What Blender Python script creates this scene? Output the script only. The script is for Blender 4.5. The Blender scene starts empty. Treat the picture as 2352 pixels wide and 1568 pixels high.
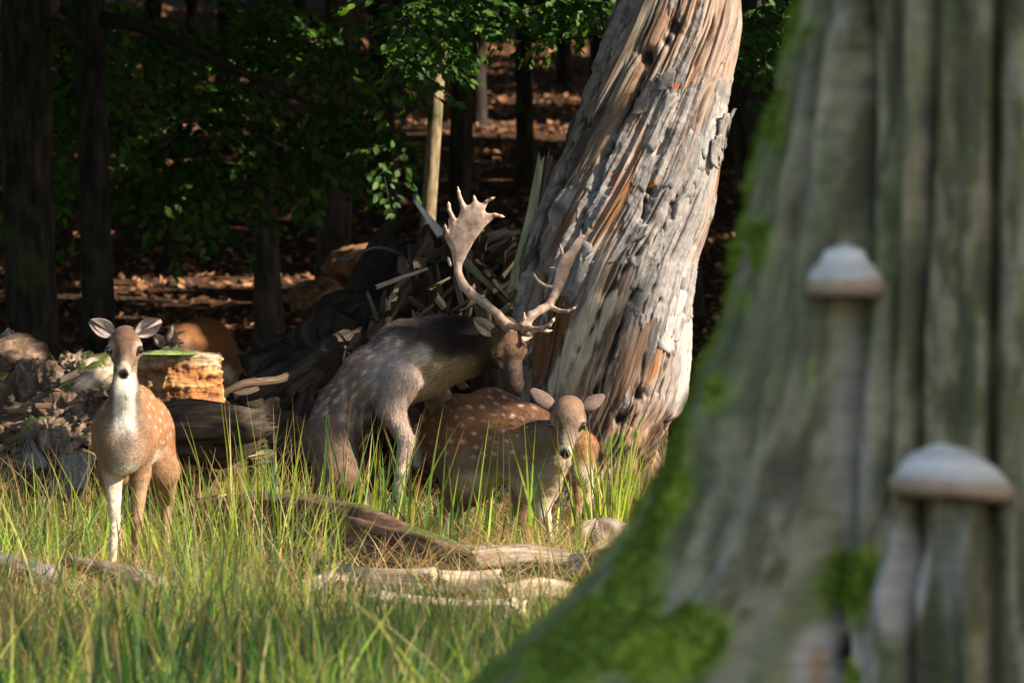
import bpy, math, random
import numpy as np
from mathutils import Vector
rng = np.random.default_rng(7)
random.seed(7)
C = bpy.context.scene.collection
SC = bpy.context.scene

# ------------------------------------------------------------------ camera
FP = 15000.0            # focal length in units of the 2352 px wide survey grid
HCAM = 1.5
PITCH = math.atan(204 / FP)
cam_d = bpy.data.cameras.new("camera")
cam_d.sensor_width = 36.0
cam_d.lens = 36.0 * FP / 2352
cam_d.clip_start = 0.5
cam_d.clip_end = 1500
cam_d.dof.use_dof = True
cam_d.dof.focus_distance = 33.0
cam_d.dof.aperture_fstop = 7.0
cam = bpy.data.objects.new("camera", cam_d)
cam.location = (0, 0, HCAM)
cam.rotation_euler = (math.pi / 2 - PITCH, 0, 0)
C.objects.link(cam)
SC.camera = cam

# ------------------------------------------------------------------ sky and sun
SUN_AZ, SUN_EL = math.radians(112), math.radians(33)
SDIR = np.array([math.sin(SUN_AZ) * math.cos(SUN_EL), math.cos(SUN_AZ) * math.cos(SUN_EL), math.sin(SUN_EL)])
w = bpy.data.worlds.new("World")
SC.world = w
w.use_nodes = True
nt = w.node_tree
bg = nt.nodes["Background"]
sky = nt.nodes.new("ShaderNodeTexSky")
sky.sky_type = 'NISHITA'
sky.sun_disc = False
sky.sun_elevation = SUN_EL
sky.sun_rotation = SUN_AZ
nt.links.new(sky.outputs[0], bg.inputs[0])
bg.inputs[1].default_value = 0.10
sd = bpy.data.lights.new("sun", 'SUN')
sd.energy = 5.0
sd.angle = math.radians(0.5)
sd.color = (1.0, 0.87, 0.70)
so = bpy.data.objects.new("sun", sd)
so.rotation_euler = Vector(SDIR).to_track_quat('Z', 'Y').to_euler()
C.objects.link(so)
SC.view_settings.view_transform = 'Standard'
SC.view_settings.look = 'None'
SC.view_settings.gamma = 1.0
SC.view_settings.exposure = 1.35
SC.cycles.max_bounces = 6
SC.cycles.diffuse_bounces = 3
SC.cycles.transmission_bounces = 3
SC.cycles.transparent_max_bounces = 6
SC.cycles.use_denoising = True
SC.cycles.sample_clamp_indirect = 4.0

# ------------------------------------------------------------------ survey: where a sight line meets a given distance
_sp, _cp = math.sin(PITCH), math.cos(PITCH)
def P(px, py, Y):
    cx = (px - 1176) / FP; cy = (784 - py) / FP
    dx, dy, dz = cx, _cp + cy * _sp, -_sp + cy * _cp
    t = Y / dy
    return np.array([dx * t, Y, HCAM + dz * t])

# ------------------------------------------------------------------ noise
def _h(ix, iy, iz, s):
    n = (ix.astype(np.int64) * 374761393 + iy.astype(np.int64) * 668265263 + iz.astype(np.int64) * 2147483647 + s * 974634777) & 0xffffffff
    n = ((n ^ (n >> 13)) * 1274126177) & 0xffffffff
    n = ((n ^ (n >> 16)) * 2246822519) & 0xffffffff
    return ((n ^ (n >> 15)) & 0xffffff) / float(0xffffff)
def vn(x, y, z, s=0):
    x, y, z = np.broadcast_arrays(np.asarray(x, float), np.asarray(y, float), np.asarray(z, float))
    fx, fy, fz = np.floor(x), np.floor(y), np.floor(z)
    ux, uy, uz = x - fx, y - fy, z - fz
    ux, uy, uz = (u * u * (3 - 2 * u) for u in (ux, uy, uz))
    r = 0
    for i in (0, 1):
        for j in (0, 1):
            for k in (0, 1):
                r = r + _h(fx + i, fy + j, fz + k, s) * (ux if i else 1 - ux) * (uy if j else 1 - uy) * (uz if k else 1 - uz)
    return r * 2 - 1
def fbm(x, y, z, s=0, o=4, g=.5):
    r, a, f = 0, 1.0, 1.0
    for i in range(o):
        r = r + a * vn(x * f, y * f, z * f, s + i * 17)
        a *= g; f *= 2.03
    return r
def sstep(a, b, x):
    t = np.clip((np.asarray(x, float) - a) / (b - a), 0, 1)
    return t * t * (3 - 2 * t)
def nrm(v):
    v = np.asarray(v, float)
    return v / (np.linalg.norm(v, axis=-1, keepdims=True) + 1e-12)

# ------------------------------------------------------------------ objects
def mk(name, V, F, mat=None, parent=None, uv=None, col=None, smooth=True, loc=None):
    """one mesh object; F an (n,k) array or a list of such arrays; uv and col are per vertex"""
    V = np.asarray(V, dtype=np.float32)
    Fs = F if isinstance(F, list) else [F]
    Fs = [np.asarray(f, dtype=np.int32) for f in Fs if len(f)]
    me = bpy.data.meshes.new(name)
    me.vertices.add(len(V))
    off = np.zeros(3, np.float32)
    if loc is not None:
        off = np.asarray(loc, np.float32)
    me.vertices.foreach_set("co", (V - off).ravel())
    loops = np.concatenate([f.ravel() for f in Fs])
    tot = np.concatenate([np.full(len(f), f.shape[1], np.int32) for f in Fs])
    st = np.concatenate([[0], np.cumsum(tot)[:-1]]).astype(np.int32)
    me.loops.add(len(loops)); me.loops.foreach_set("vertex_index", loops)
    me.polygons.add(len(tot)); me.polygons.foreach_set("loop_start", st)
    me.update(calc_edges=True)
    if smooth:
        me.polygons.foreach_set("use_smooth", np.ones(len(tot), bool))
    if uv is not None:
        l = me.uv_layers.new(name="UVMap")
        l.data.foreach_set("uv", np.asarray(uv, np.float32)[loops].ravel())
    if col is not None:
        c = np.asarray(col, np.float32)
        if c.shape[1] == 3:
            c = np.concatenate([c, np.ones((len(c), 1), np.float32)], 1)
        a = me.color_attributes.new("Col", 'FLOAT_COLOR', 'POINT')
        a.data.foreach_set("color", c.ravel())
    if mat is not None:
        me.materials.append(mat)
    me.validate()
    o = bpy.data.objects.new(name, me)
    C.objects.link(o)
    if loc is not None:
        o.location = loc
    if parent is not None:
        o.parent = parent
        # parents carry only a translation
        o.location = Vector(o.location) - Vector(parent.location)
    return o
def tag(o, label=None, cat=None, group=None, kind=None):
    for k, v in (("label", label), ("category", cat), ("group", group), ("kind", kind)):
        if v: o[k] = v
    return o
def empty(name, loc, label=None, cat=None, group=None):
    o = bpy.data.objects.new(name, None)
    o.location = loc; o.empty_display_size = .1
    C.objects.link(o)
    return tag(o, label, cat, group)

# ------------------------------------------------------------------ materials
class N:
    def __init__(s, name):
        s.m = bpy.data.materials.new(name); s.m.use_nodes = True
        s.t = s.m.node_tree; s.t.nodes.clear()
        s.out = s.t.nodes.new("ShaderNodeOutputMaterial")
    def a(s, typ, ins=None, **kw):
        n = s.t.nodes.new(typ)
        for k, v in kw.items(): setattr(n, k, v)
        for k, v in (ins or {}).items():
            sock = n.inputs[k]
            if hasattr(v, "is_output"): s.t.links.new(v, sock)
            else: sock.default_value = v
        return n
    def ramp(s, fac, stops, interp='LINEAR'):
        n = s.t.nodes.new("ShaderNodeValToRGB"); n.color_ramp.interpolation = interp
        e = n.color_ramp.elements
        while len(e) < len(stops): e.new(.5)
        for i, (p, c) in enumerate(stops):
            e[i].position = p; e[i].color = (*c, 1) if len(c) == 3 else c
        s.t.links.new(fac, n.inputs[0])
        return n.outputs[0]
    def mix(s, f, a, b, blend='MIX'):
        n = s.t.nodes.new("ShaderNodeMix"); n.data_type = 'RGBA'; n.blend_type = blend
        for sock, v in ((n.inputs[0], f), (n.inputs[6], a), (n.inputs[7], b)):
            if hasattr(v, "is_output"): s.t.links.new(v, sock)
            else: sock.default_value = v if not isinstance(v, tuple) or len(v) == 4 else (*v, 1)
        return n.outputs[2]
    def math(s, op, a, b=0.0, clamp=False):
        n = s.t.nodes.new("ShaderNodeMath"); n.operation = op; n.use_clamp = clamp
        for i, v in enumerate((a, b)):
            if hasattr(v, "is_output"): s.t.links.new(v, n.inputs[i])
            else: n.inputs[i].default_value = v
        return n.outputs[0]
    def noise(s, vec, scale, detail=4, rough=.55, dist=0.0):
        n = s.a("ShaderNodeTexNoise", {"Scale": scale, "Detail": detail, "Roughness": rough, "Distortion": dist})
        if vec is not None: s.t.links.new(vec, n.inputs["Vector"])
        return n.outputs["Fac"]
    def uvvec(s, su, sv):
        t = s.a("ShaderNodeTexCoord")
        return s.a("ShaderNodeMapping", {"Vector": t.outputs["UV"], "Scale": (su, sv, 1)}).outputs[0]
    def objvec(s, sc=(1, 1, 1)):
        t = s.a("ShaderNodeTexCoord")
        return s.a("ShaderNodeMapping", {"Vector": t.outputs["Object"], "Scale": sc}).outputs[0]
    def col(s): return s.a("ShaderNodeVertexColor", layer_name="Col").outputs["Color"]
    def rand(s): return s.a("ShaderNodeObjectInfo").outputs["Random"]
    def bump(s, h, strength=.5, dist=.01):
        return s.a("ShaderNodeBump", {"Height": h, "Strength": strength, "Distance": dist}).outputs[0]
    def bsdf(s, base, rough=.85, normal=None, spec=.3, sheen=0.0, **kw):
        n = s.a("ShaderNodeBsdfPrincipled", {"Base Color": base, "Roughness": rough, "Specular IOR Level": spec, "Sheen Weight": sheen})
        if normal is not None: s.t.links.new(normal, n.inputs["Normal"])
        return n.outputs[0]
    def done(s, sh):
        s.t.links.new(sh, s.out.inputs[0]); return s.m

def wood_mat(name, dark, mid, light, grain=(30, 3), moss=0.0, bump=.6, gray=None, blot=1.6):
    """split and rotten wood: UV = (metres across, metres along the grain)"""
    n = N(name)
    v = n.uvvec(*grain)
    g = n.noise(v, 1.0, 6, .65, .3)
    v2 = n.uvvec(grain[0] * 3.1, grain[1] * 1.7)
    g2 = n.noise(v2, 1.0, 4, .6)
    f = n.math('ADD', n.math('MULTIPLY', g, .7), n.math('MULTIPLY', g2, .3))
    c = n.ramp(f, [(.30, dark), (.48, mid), (.66, light)])
    o = n.objvec()
    b = n.noise(o, blot * 2, 4, .6)
    if gray is not None:
        c = n.mix(n.ramp(b, [(.45, (0, 0, 0)), (.58, (1, 1, 1))]), c, gray)
    rnd = n.a("ShaderNodeMapRange", {"Value": n.rand(), "To Min": .7, "To Max": 1.3}).outputs[0]
    c = n.mix(1.0, c, n.a("ShaderNodeCombineColor", {0: rnd, 1: rnd, 2: rnd}).outputs[0], 'MULTIPLY')
    if moss > 0:
        geo = n.a("ShaderNodeNewGeometry")
        up = n.a("ShaderNodeSeparateXYZ", {0: geo.outputs["Normal"]}).outputs[2]
        m = n.math('ADD', n.math('MULTIPLY', up, .5), n.noise(o, 7, 5, .6))
        mm = n.ramp(m, [(.98 - moss * .5, (0, 0, 0)), (1.08 - moss * .5, (1, 1, 1))])
        mc = n.ramp(n.noise(o, 60, 3), [(.3, (.035, .045, .012)), (.7, (.11, .14, .035))])
        c = n.mix(mm, c, mc)
    return n.done(n.bsdf(c, .9, n.bump(f, bump, .012), .2))

M = {}
M['weathered'] = wood_mat('weathered_wood', (.03, .022, .016), (.17, .13, .095), (.40, .34, .27), (28, 3.0))
M['greywood'] = wood_mat('grey_wood', (.04, .036, .032), (.14, .128, .115), (.28, .262, .245), (24, 2.5))
M['darkwood'] = wood_mat('dark_rotten_wood', (.006, .005, .004), (.03, .022, .016), (.10, .075, .055), (26, 3.0), moss=0)
M['midwood'] = wood_mat('brown_split_wood', (.015, .010, .007), (.085, .058, .038), (.24, .18, .125), (26, 3))
M['palewood'] = wood_mat('pale_split_wood', (.16, .11, .07), (.42, .32, .22), (.68, .57, .44), (26, 3))
M['lilacwood'] = wood_mat('bleached_wood', (.30, .28, .28), (.52, .50, .52), (.74, .72, .75), (26, 3))
M['greenwood'] = wood_mat('algae_wood', (.05, .05, .025), (.22, .22, .12), (.45, .44, .30), (24, 3))
M['orangewood'] = wood_mat('red_rotten_wood', (.09, .03, .010), (.45, .18, .05), (.78, .46, .18), (14, 22), bump=.9)
M['mossywood'] = wood_mat('mossy_rotten_wood', (.04, .026, .018), (.17, .115, .085), (.40, .32, .25), (22, 5), moss=.34)
M['rootwood'] = wood_mat('crumbling_root_wood', (.014, .009, .006), (.095, .060, .042), (.26, .185, .14), (16, 9), moss=.06, bump=.9)
M['palemoss'] = wood_mat('pale_mossy_wood', (.08, .06, .042), (.29, .23, .165), (.50, .42, .33), (22, 5), moss=.16)
M['logbark'] = wood_mat('log_bark', (.035, .021, .014), (.15, .082, .052), (.33, .20, .135), (20, 6), moss=.12, bump=.8)
M['cutend'] = wood_mat('broken_log_end', (.10, .055, .025), (.36, .23, .11), (.62, .46, .27), (20, 14))

def trunk_mat(name, c0, c1, c2, moss=.2, sc=(16, 3)):
    n = N(name)
    f = n.noise(n.uvvec(*sc), 1, 5, .6)
    c = n.ramp(f, [(.32, c0), (.5, c1), (.7, c2)])
    o = n.objvec()
    m = n.ramp(n.noise(o, 3.5, 4), [(.52 - moss * .2 + .06, (0, 0, 0)), (.66 - moss * .2 + .06, (1, 1, 1))])
    c = n.mix(m, c, (.045, .06, .018, 1))
    return n.done(n.bsdf(c, .9, n.bump(f, .5, .01), .2))
M['bark'] = trunk_mat('woodland_bark', (.008, .007, .006), (.024, .020, .017), (.06, .05, .042))
M['sapbark'] = trunk_mat('sapling_bark', (.10, .075, .045), (.21, .165, .095), (.31, .25, .155), 0.0, (30, 8))
M['purplebark'] = trunk_mat('smooth_bark', (.022, .017, .016), (.055, .043, .041), (.11, .088, .083), .05)

def leaf_mat(name, dark, light, trans=.45):
    n = N(name)
    geo = n.a("ShaderNodeNewGeometry")
    c = n.ramp(geo.outputs["Random Per Island"], [(0, dark), (.85, light), (1, (light[0] * 2.2, light[1] * 1.35, light[2]))])
    d = n.a("ShaderNodeBsdfPrincipled", {"Base Color": c, "Roughness": .55, "Specular IOR Level": .35}).outputs[0]
    tr = n.a("ShaderNodeBsdfTranslucent", {"Color": n.mix(1.0, c, (1.5, 1.6, .6, 1), 'MULTIPLY')}).outputs[0]
    return n.done(n.a("ShaderNodeMixShader", {0: trans, 1: d, 2: tr}).outputs[0])
M['leaf'] = leaf_mat('beech_leaf', (.022, .065, .014), (.065, .155, .028))
M['canopyshade'] = leaf_mat('canopy_shade_card', (.018, .045, .012), (.05, .10, .022), .06)

def grass_mat(name):
    n = N(name)
    c = n.col()
    d = n.a("ShaderNodeBsdfPrincipled", {"Base Color": c, "Roughness": .5, "Specular IOR Level": .4}).outputs[0]
    tr = n.a("ShaderNodeBsdfTranslucent", {"Color": n.mix(1.0, c, (1.35, 1.35, .9, 1), 'MULTIPLY')}).outputs[0]
    return n.done(n.a("ShaderNodeMixShader", {0: .5, 1: d, 2: tr}).outputs[0])
M['grass'] = grass_mat('grass_blade')

def litter_mat():
    n = N('dry_leaf')
    geo = n.a("ShaderNodeNewGeometry")
    c = n.ramp(geo.outputs["Random Per Island"], [(0, (.04, .018, .009)), (.5, (.14, .062, .028)), (.85, (.30, .145, .07)), (1, (.45, .27, .15))])
    return n.done(n.bsdf(c, .7, None, .3))
M['litter'] = litter_mat()

def ground_mat():
    n = N('woodland_ground')
    o = n.objvec()
    g = n.noise(o, 9, 6, .7)
    c = n.ramp(g, [(.3, (.02, .011, .007)), (.5, (.055, .030, .017)), (.72, (.13, .07, .038))])
    y = n.a("ShaderNodeSeparateXYZ", {0: o}).outputs[1]
    yy = n.math('ADD', y, n.math('MULTIPLY', n.noise(o, .7, 3), 3.0))
    gr = n.ramp(n.noise(o, 14, 5, .7), [(.3, (.03, .032, .014)), (.55, (.09, .085, .035)), (.75, (.20, .165, .085))])
    f = n.a("ShaderNodeMapRange", {"Value": yy, "From Min": 37.5, "From Max": 40.0}).outputs[0]
    c = n.mix(f, gr, c)
    return n.done(n.bsdf(c, .95, n.bump(g, .6, .03), .15))
M['ground'] = ground_mat()

def mound_mat():
    n = N('leaf_covered_mound')
    g = n.noise(n.objvec(), 9, 6, .7)
    c = n.ramp(g, [(.3, (.10, .05, .026)), (.5, (.24, .13, .068)), (.72, (.42, .26, .15))])
    return n.done(n.bsdf(c, .95, n.bump(g, .6, .03), .15))
M['mound'] = mound_mat()
def fur_mat(name, rough=.75):
    n = N(name)
    c = n.col()
    v = n.objvec()
    f = n.noise(v, 55, 3, .6)
    c = n.mix(1.0, c, n.ramp(f, [(.3, (.82, .82, .82)), (.7, (1.15, 1.15, 1.15))]), 'MULTIPLY')
    return n.done(n.bsdf(c, rough, n.bump(n.noise(v, 120, 2), .2, .005), .15, .04))
M['fur'] = fur_mat('deer_coat')
def plain(name, col, rough=.5, spec=.5, coat=0.0):
    n = N(name)
    b = n.a("ShaderNodeBsdfPrincipled", {"Base Color": (*col, 1), "Roughness": rough, "Specular IOR Level": spec, "Coat Weight": coat})
    return n.done(b.outputs[0])
M['eye'] = plain('deer_eye', (.012, .008, .006), .08, .8, 1.0)
def antler_mat():
    n = N('antler_bone')
    f = n.noise(n.objvec(), 28, 5, .6)
    c = n.ramp(f, [(.3, (.16, .108, .082)), (.52, (.31, .22, .17)), (.72, (.44, .33, .265))])
    c = n.mix(1.0, c, n.col(), 'MULTIPLY')
    return n.done(n.bsdf(c, .6, n.bump(f, .3, .006), .35))
M['antler'] = antler_mat()
# gaps shaped into the unseen canopy: (sight line to a sunlit patch of ground, radius) and (sight line, distance, radius)
POOLS = [(350, 662, .12), (420, 656, .35), (500, 648, .35), (570, 642, .25), (290, 680, .12),
         (1110, 110, 1.2), (1190, 120, 1.2), (1270, 105, 1.2), (1330, 125, .9), (1120, 150, .5),
         (1130, 225, .6), (1200, 235, .6), (1260, 240, .5), (1100, 290, .6), (1170, 300, .6), (1250, 310, .5),
         (690, 100, .8), (640, 110, .5), (435, 300, .5), (460, 180, .5), (380, 155, .4), (425, 25, .6), (20, 130, .5), (8, 320, .4),
         ]
SPOTS = [
    (855, 570, 58, .30), 
    (975, 250, 48, .10), (985, 160, 48, .06), (960, 400, 48, .35), (955, 490, 48, .15), (985, 330, 48, .3),
    (300, 850, 30, .22), (300, 960, 30, .30), (350, 960, 30.5, .3), (270, 1080, 29.9, .30), (290, 780, 29.9, .25), (258, 1200, 29.9, .22), (258, 1300, 29.9, .2),
    (460, 860, 35.5, .22), (450, 920, 35.5, .22), (480, 820, 35.5, .15), (400, 805, 35.5, .15),
    (1640, 60, 38, .35), (1640, 200, 38, .3), (1600, 330, 38, .35), (1560, 470, 38, .35), (1540, 600, 38, .4), (1540, 720, 38, .35), (1530, 850, 38, .3), (1470, 980, 38, .2), (1560, 120, 38, .25),
    (1120, 480, 33.4, .10), (1185, 800, 33.2, .08),
    (1255, 1190, 33.3, .16), (1345, 1060, 34.5, .18),
    (1390, 1050, 33, .3), (1400, 1150, 33, .3), (700, 1080, 31.5, .25), (560, 1060, 31, .25), (640, 1000, 31, .2), (560, 1250, 31, .3), (600, 1300, 30.5, .3), (800, 1260, 30.5, .3), (1000, 1320, 30, .25),
    (1130, 1270, 32, .25), (1250, 1285, 32, .25), (1330, 1330, 31, .25), (1370, 1230, 33, .2),
    (980, 1380, 29, .3), (1100, 1400, 29, .25), (230, 1360, 28, .2), (50, 1345, 28.5, .2), (215, 880, 36.6, .08),
    (1080, 30, 42, .5), (960, 50, 42, .5), (1250, 10, 42, .5), (900, 130, 42, .35), (1360, 0, 42, .4), (1740, 80, 43, .3), (1710, 140, 43, .2),
]
MEADOW_SHADE = -.50
SHADES = [(860, 900, 33.4, .40), (960, 830, 33.4, .26), (760, 1020, 33.4, .28), (1080, 800, 33.4, .2), (1230, 780, 38, .25), (1290, 500, 38.0, .28), (1350, 300, 38, .25), (90, 930, 36.2, .34), (20, 880, 36.5, .3), (70, 1060, 35.1, .25), (175, 1090, 34.8, .2), (1080, 940, 33.6, .35), (1180, 990, 33.5, .3), (1300, 970, 33.1, .2)] + [(x, 1510, 22, .42) for x in (60, 330, 600, 900, 1180)] + [(200, 1450, 24, .3), (820, 1480, 23.5, .3)]
# ------------------------------------------------------------------ ground
def gz(x, y):
    x = np.asarray(x, float); y = np.asarray(y, float)
    h = .07 * (np.sqrt((y - 47) ** 2 + 9) + (y - 47)) / 2
    bumps = .05 * vn(x * .55, y * .4, 0, 3) + .02 * vn(x * 1.7, y * 1.4, 0, 4)
    big = .35 * vn(x * .06, y * .035, 0, 5) * sstep(50, 75, y)
    return h + bumps * sstep(10, 20, y) * .8 + big
xs = np.concatenate([np.linspace(-300, -14, 30), np.linspace(-13.5, 13.5, 110), np.linspace(14, 300, 30)])
ys = np.concatenate([np.linspace(-60, 12, 20), np.linspace(13, 50, 130), np.linspace(51, 180, 130), np.linspace(184, 420, 25)])
X, Yg = np.meshgrid(xs, ys)
nx, ny = len(xs), len(ys)
idx = np.arange(nx * ny).reshape(ny, nx)
Q = np.stack([idx[:-1, :-1], idx[:-1, 1:], idx[1:, 1:], idx[1:, :-1]], -1).reshape(-1, 4)
gv = np.stack([X.ravel(), Yg.ravel(), gz(X.ravel(), Yg.ravel())], 1)
tag(mk('forest_floor', gv, Q, M['ground']), kind='structure')

def ground_hit(px, py):
    """first point of the ground along the sight line"""
    yy = np.linspace(14, 300, 6000)
    cx = (px - 1176) / FP; cy = (784 - py) / FP
    dx, dy, dz = cx, _cp + cy * _sp, -_sp + cy * _cp
    x = dx / dy * yy; z = HCAM + dz / dy * yy
    b = np.nonzero(z < gz(x, yy))[0]
    i = b[0] if len(b) else -1
    return np.array([x[i], yy[i], z[i]])

# ------------------------------------------------------------------ unseen canopy added to shade the scene, gaps placed for the sun
e1 = nrm(np.cross(SDIR, [0, 0, 1])); e2 = np.cross(e1, SDIR)
def sunplane(p):
    p = np.atleast_2d(p); return np.stack([p @ e1, p @ e2], 1)
GAPS = []       # (u, v, radius)
def gap(p, r):
    q = sunplane(p)[0]; GAPS.append((q[0], q[1], r))
for px, py, r in POOLS:
    gap(ground_hit(px, py), r)
for px, py, Y, r in SPOTS:
    gap(P(px, py, Y), r)

def cards(n, lo, hi, size, zfun=None):
    c = rng.uniform(0, 1, (n, 3)) * (np.array(hi) - np.array(lo)) + np.array(lo)
    if zfun is not None: c[:, 2] += zfun(c[:, 0], c[:, 1])
    return c, size * rng.uniform(.6, 1.4, n)
cc, ss = [], []
for (n, lo, hi, s, f) in (
    (190000, (-60, 40.5, 5.6), (62, 190, 11.5), .90, gz),
    (6500, (-9, 35.5, 6.2), (9, 41, 10.5), .90, None),  # added to keep sky light off the background
    (24000, (-55, 20, 6.0), (-7.5, 41, 12.0), .90, None),
    (40000, (8.0, 3, 6.0), (40, 42, 13.5), .58, None),
):
    a, b = cards(n, lo, hi, s, f); cc.append(a); ss.append(b)
cc = np.concatenate(cc); ss = np.concatenate(ss)
uvp = sunplane(cc)
keep = np.ones(len(cc), bool)
for (u, v, r) in GAPS:
    keep &= (uvp[:, 0] - u) ** 2 + (uvp[:, 1] - v) ** 2 > (r + ss * .42) ** 2
# the clearing: broken sunlight over the grass and logs
lo_uv = sunplane(np.array([[x, y, z] for x in (-3.2, 3.2) for y in (19, 37.5) for z in (0, .9)]))
inm = (uvp[:, 0] > lo_uv[:, 0].min()) & (uvp[:, 0] < lo_uv[:, 0].max()) & (uvp[:, 1] > lo_uv[:, 1].min()) & (uvp[:, 1] < lo_uv[:, 1].max())
nz = fbm(uvp[:, 0] * 1.1, uvp[:, 1] * 1.3, 0, 91, 3)
dark = np.zeros(len(cc), bool)
for px, py, Y, r in SHADES:
    q_ = sunplane(P(px, py, Y))[0]; dark |= (uvp[:, 0] - q_[0]) ** 2 + (uvp[:, 1] - q_[1]) ** 2 < r * r
keep &= ~(inm & (nz > MEADOW_SHADE) & ~dark)
cc, ss = cc[keep], ss[keep]
n = len(cc)
ax = nrm(rng.normal(size=(n, 3))); bx = nrm(np.cross(ax, rng.normal(size=(n, 3))))
V = np.stack([cc + ax * ss[:, None] * .6, cc + bx * ss[:, None] * .42, cc - ax * ss[:, None] * .6, cc - bx * ss[:, None] * .42], 1).reshape(-1, 3)
tag(mk('canopy_shade_cards', V, np.arange(4 * n).reshape(-1, 4), M['canopyshade'], smooth=False), kind='stuff')
# ------------------------------------------------------------------ the leaning dead trunk
def vcol_mat(name, grain=(60, 5), rough=.88, bump=.6, bd=.012, amp=(.55, 1.35)):
    n = N(name)
    f = n.math('ADD', n.math('MULTIPLY', n.noise(n.uvvec(*grain), 1, 6, .65, .4), .6), n.math('MULTIPLY', n.noise(n.uvvec(grain[0] * 2.7, grain[1] * 3), 1, 4, .6), .4))
    c = n.mix(1.0, n.col(), n.ramp(f, [(.34, (amp[0],) * 3), (.66, (amp[1],) * 3)]), 'MULTIPLY')
    return n.done(n.bsdf(c, rough, n.bump(f, bump, bd), .22))
M['snag'] = vcol_mat('dead_trunk_wood')
M['snagbark'] = vcol_mat('dead_trunk_bark', (30, 18), .92, .7, .010, (.68, 1.25))
SY = 38.0
rows = np.array([[-160, 1490, 1712], [-60, 1452, 1706], [0, 1428, 1702], [60, 1410, 1701], [130, 1385, 1690], [230, 1345, 1672], [350, 1300, 1656], [420, 1270, 1648], [490, 1238, 1637],
                 [600, 1200, 1606], [660, 1188, 1601], [720, 1180, 1597], [830, 1186, 1587], [920, 1196, 1572], [1000, 1196, 1540], [1060, 1186, 1520], [1120, 1165, 1508], [1180, 1140, 1515], [1240, 1120, 1530]], float)
def snag_axis(z):
    zz = HCAM - (rows[:, 0] - 580) / FP * SY
    o = np.argsort(zz)
    L = np.interp(z, zz[o], rows[o, 1]); R_ = np.interp(z, zz[o], rows[o, 2])
    return ((L + R_) / 2 - 1176) / FP * SY, (R_ - L) / 2 / FP * SY
def line_d(px, py, pts):
    d = np.full(px.shape, 1e9)
    for (x0, y0), (x1, y1) in zip(pts[:-1], pts[1:]):
        ex, ey = x1 - x0, y1 - y0
        t = np.clip(((px - x0) * ex + (py - y0) * ey) / (ex * ex + ey * ey), 0, 1)
        d = np.minimum(d, np.hypot(px - x0 - t * ex, py - y0 - t * ey))
    return d
def snag_pt(th, z):
    c, w_ = snag_axis(z)
    return np.stack([c + w_ * np.cos(th), SY + .10 * 0 + w_ * .82 * np.sin(th), z + 0 * th], -1)
CRACKS = [([(1470, 170), (1405, 330), (1335, 480), (1280, 620)], 9, .11), ([(1478, 560), (1440, 600), (1330, 800), (1300, 870)], 6, .05),
          ([(1530, 300), (1500, 420), (1470, 500)], 5, .035), ([(1540, 470), (1450, 680), (1390, 830), (1360, 900)], 6, .06),
          ([(1590, 370), (1545, 470), (1500, 620), (1470, 720)], 3, .025), ([(1380, 170), (1330, 290), (1270, 450), (1215, 620)], 8, .07),
          ([(1440, 60), (1395, 160), (1350, 290)], 5, .035), ([(1640, 150), (1600, 280), (1560, 360)], 4, .03), ([(1575, 640), (1540, 800), (1515, 900)], 4, .03),
          ([(1500, 700), (1470, 860), (1450, 980)], 4, .03), ([(1250, 640), (1215, 740), (1205, 850)], 8, .07)]
HOLES = [(1478, 134, 17, .09), (1548, 62, 20, .05), (1530, 95, 12, .04), (1492, 440, 10, .05), (1485, 462, 7, .04), (1470, 905, 14, .07), (1425, 960, 16, .07), (1545, 975, 12, .06), (1478, 1070, 16, .06), (1600, 560, 6, .03), (1510, 690, 6, .03)]
_rc = np.random.default_rng(77)
_z = _rc.uniform(.1, 3.4, 130)
RANDCR = [(t - .5 * z_, z_, l_, w_, d_) for t, z_, l_, w_, d_ in zip(_rc.uniform(math.pi * 1.05, math.pi * 1.97, 60), _z, _rc.uniform(.08, .5, 60), _rc.uniform(.008, .018, 60), _rc.uniform(.01, .03, 60))]
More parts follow.
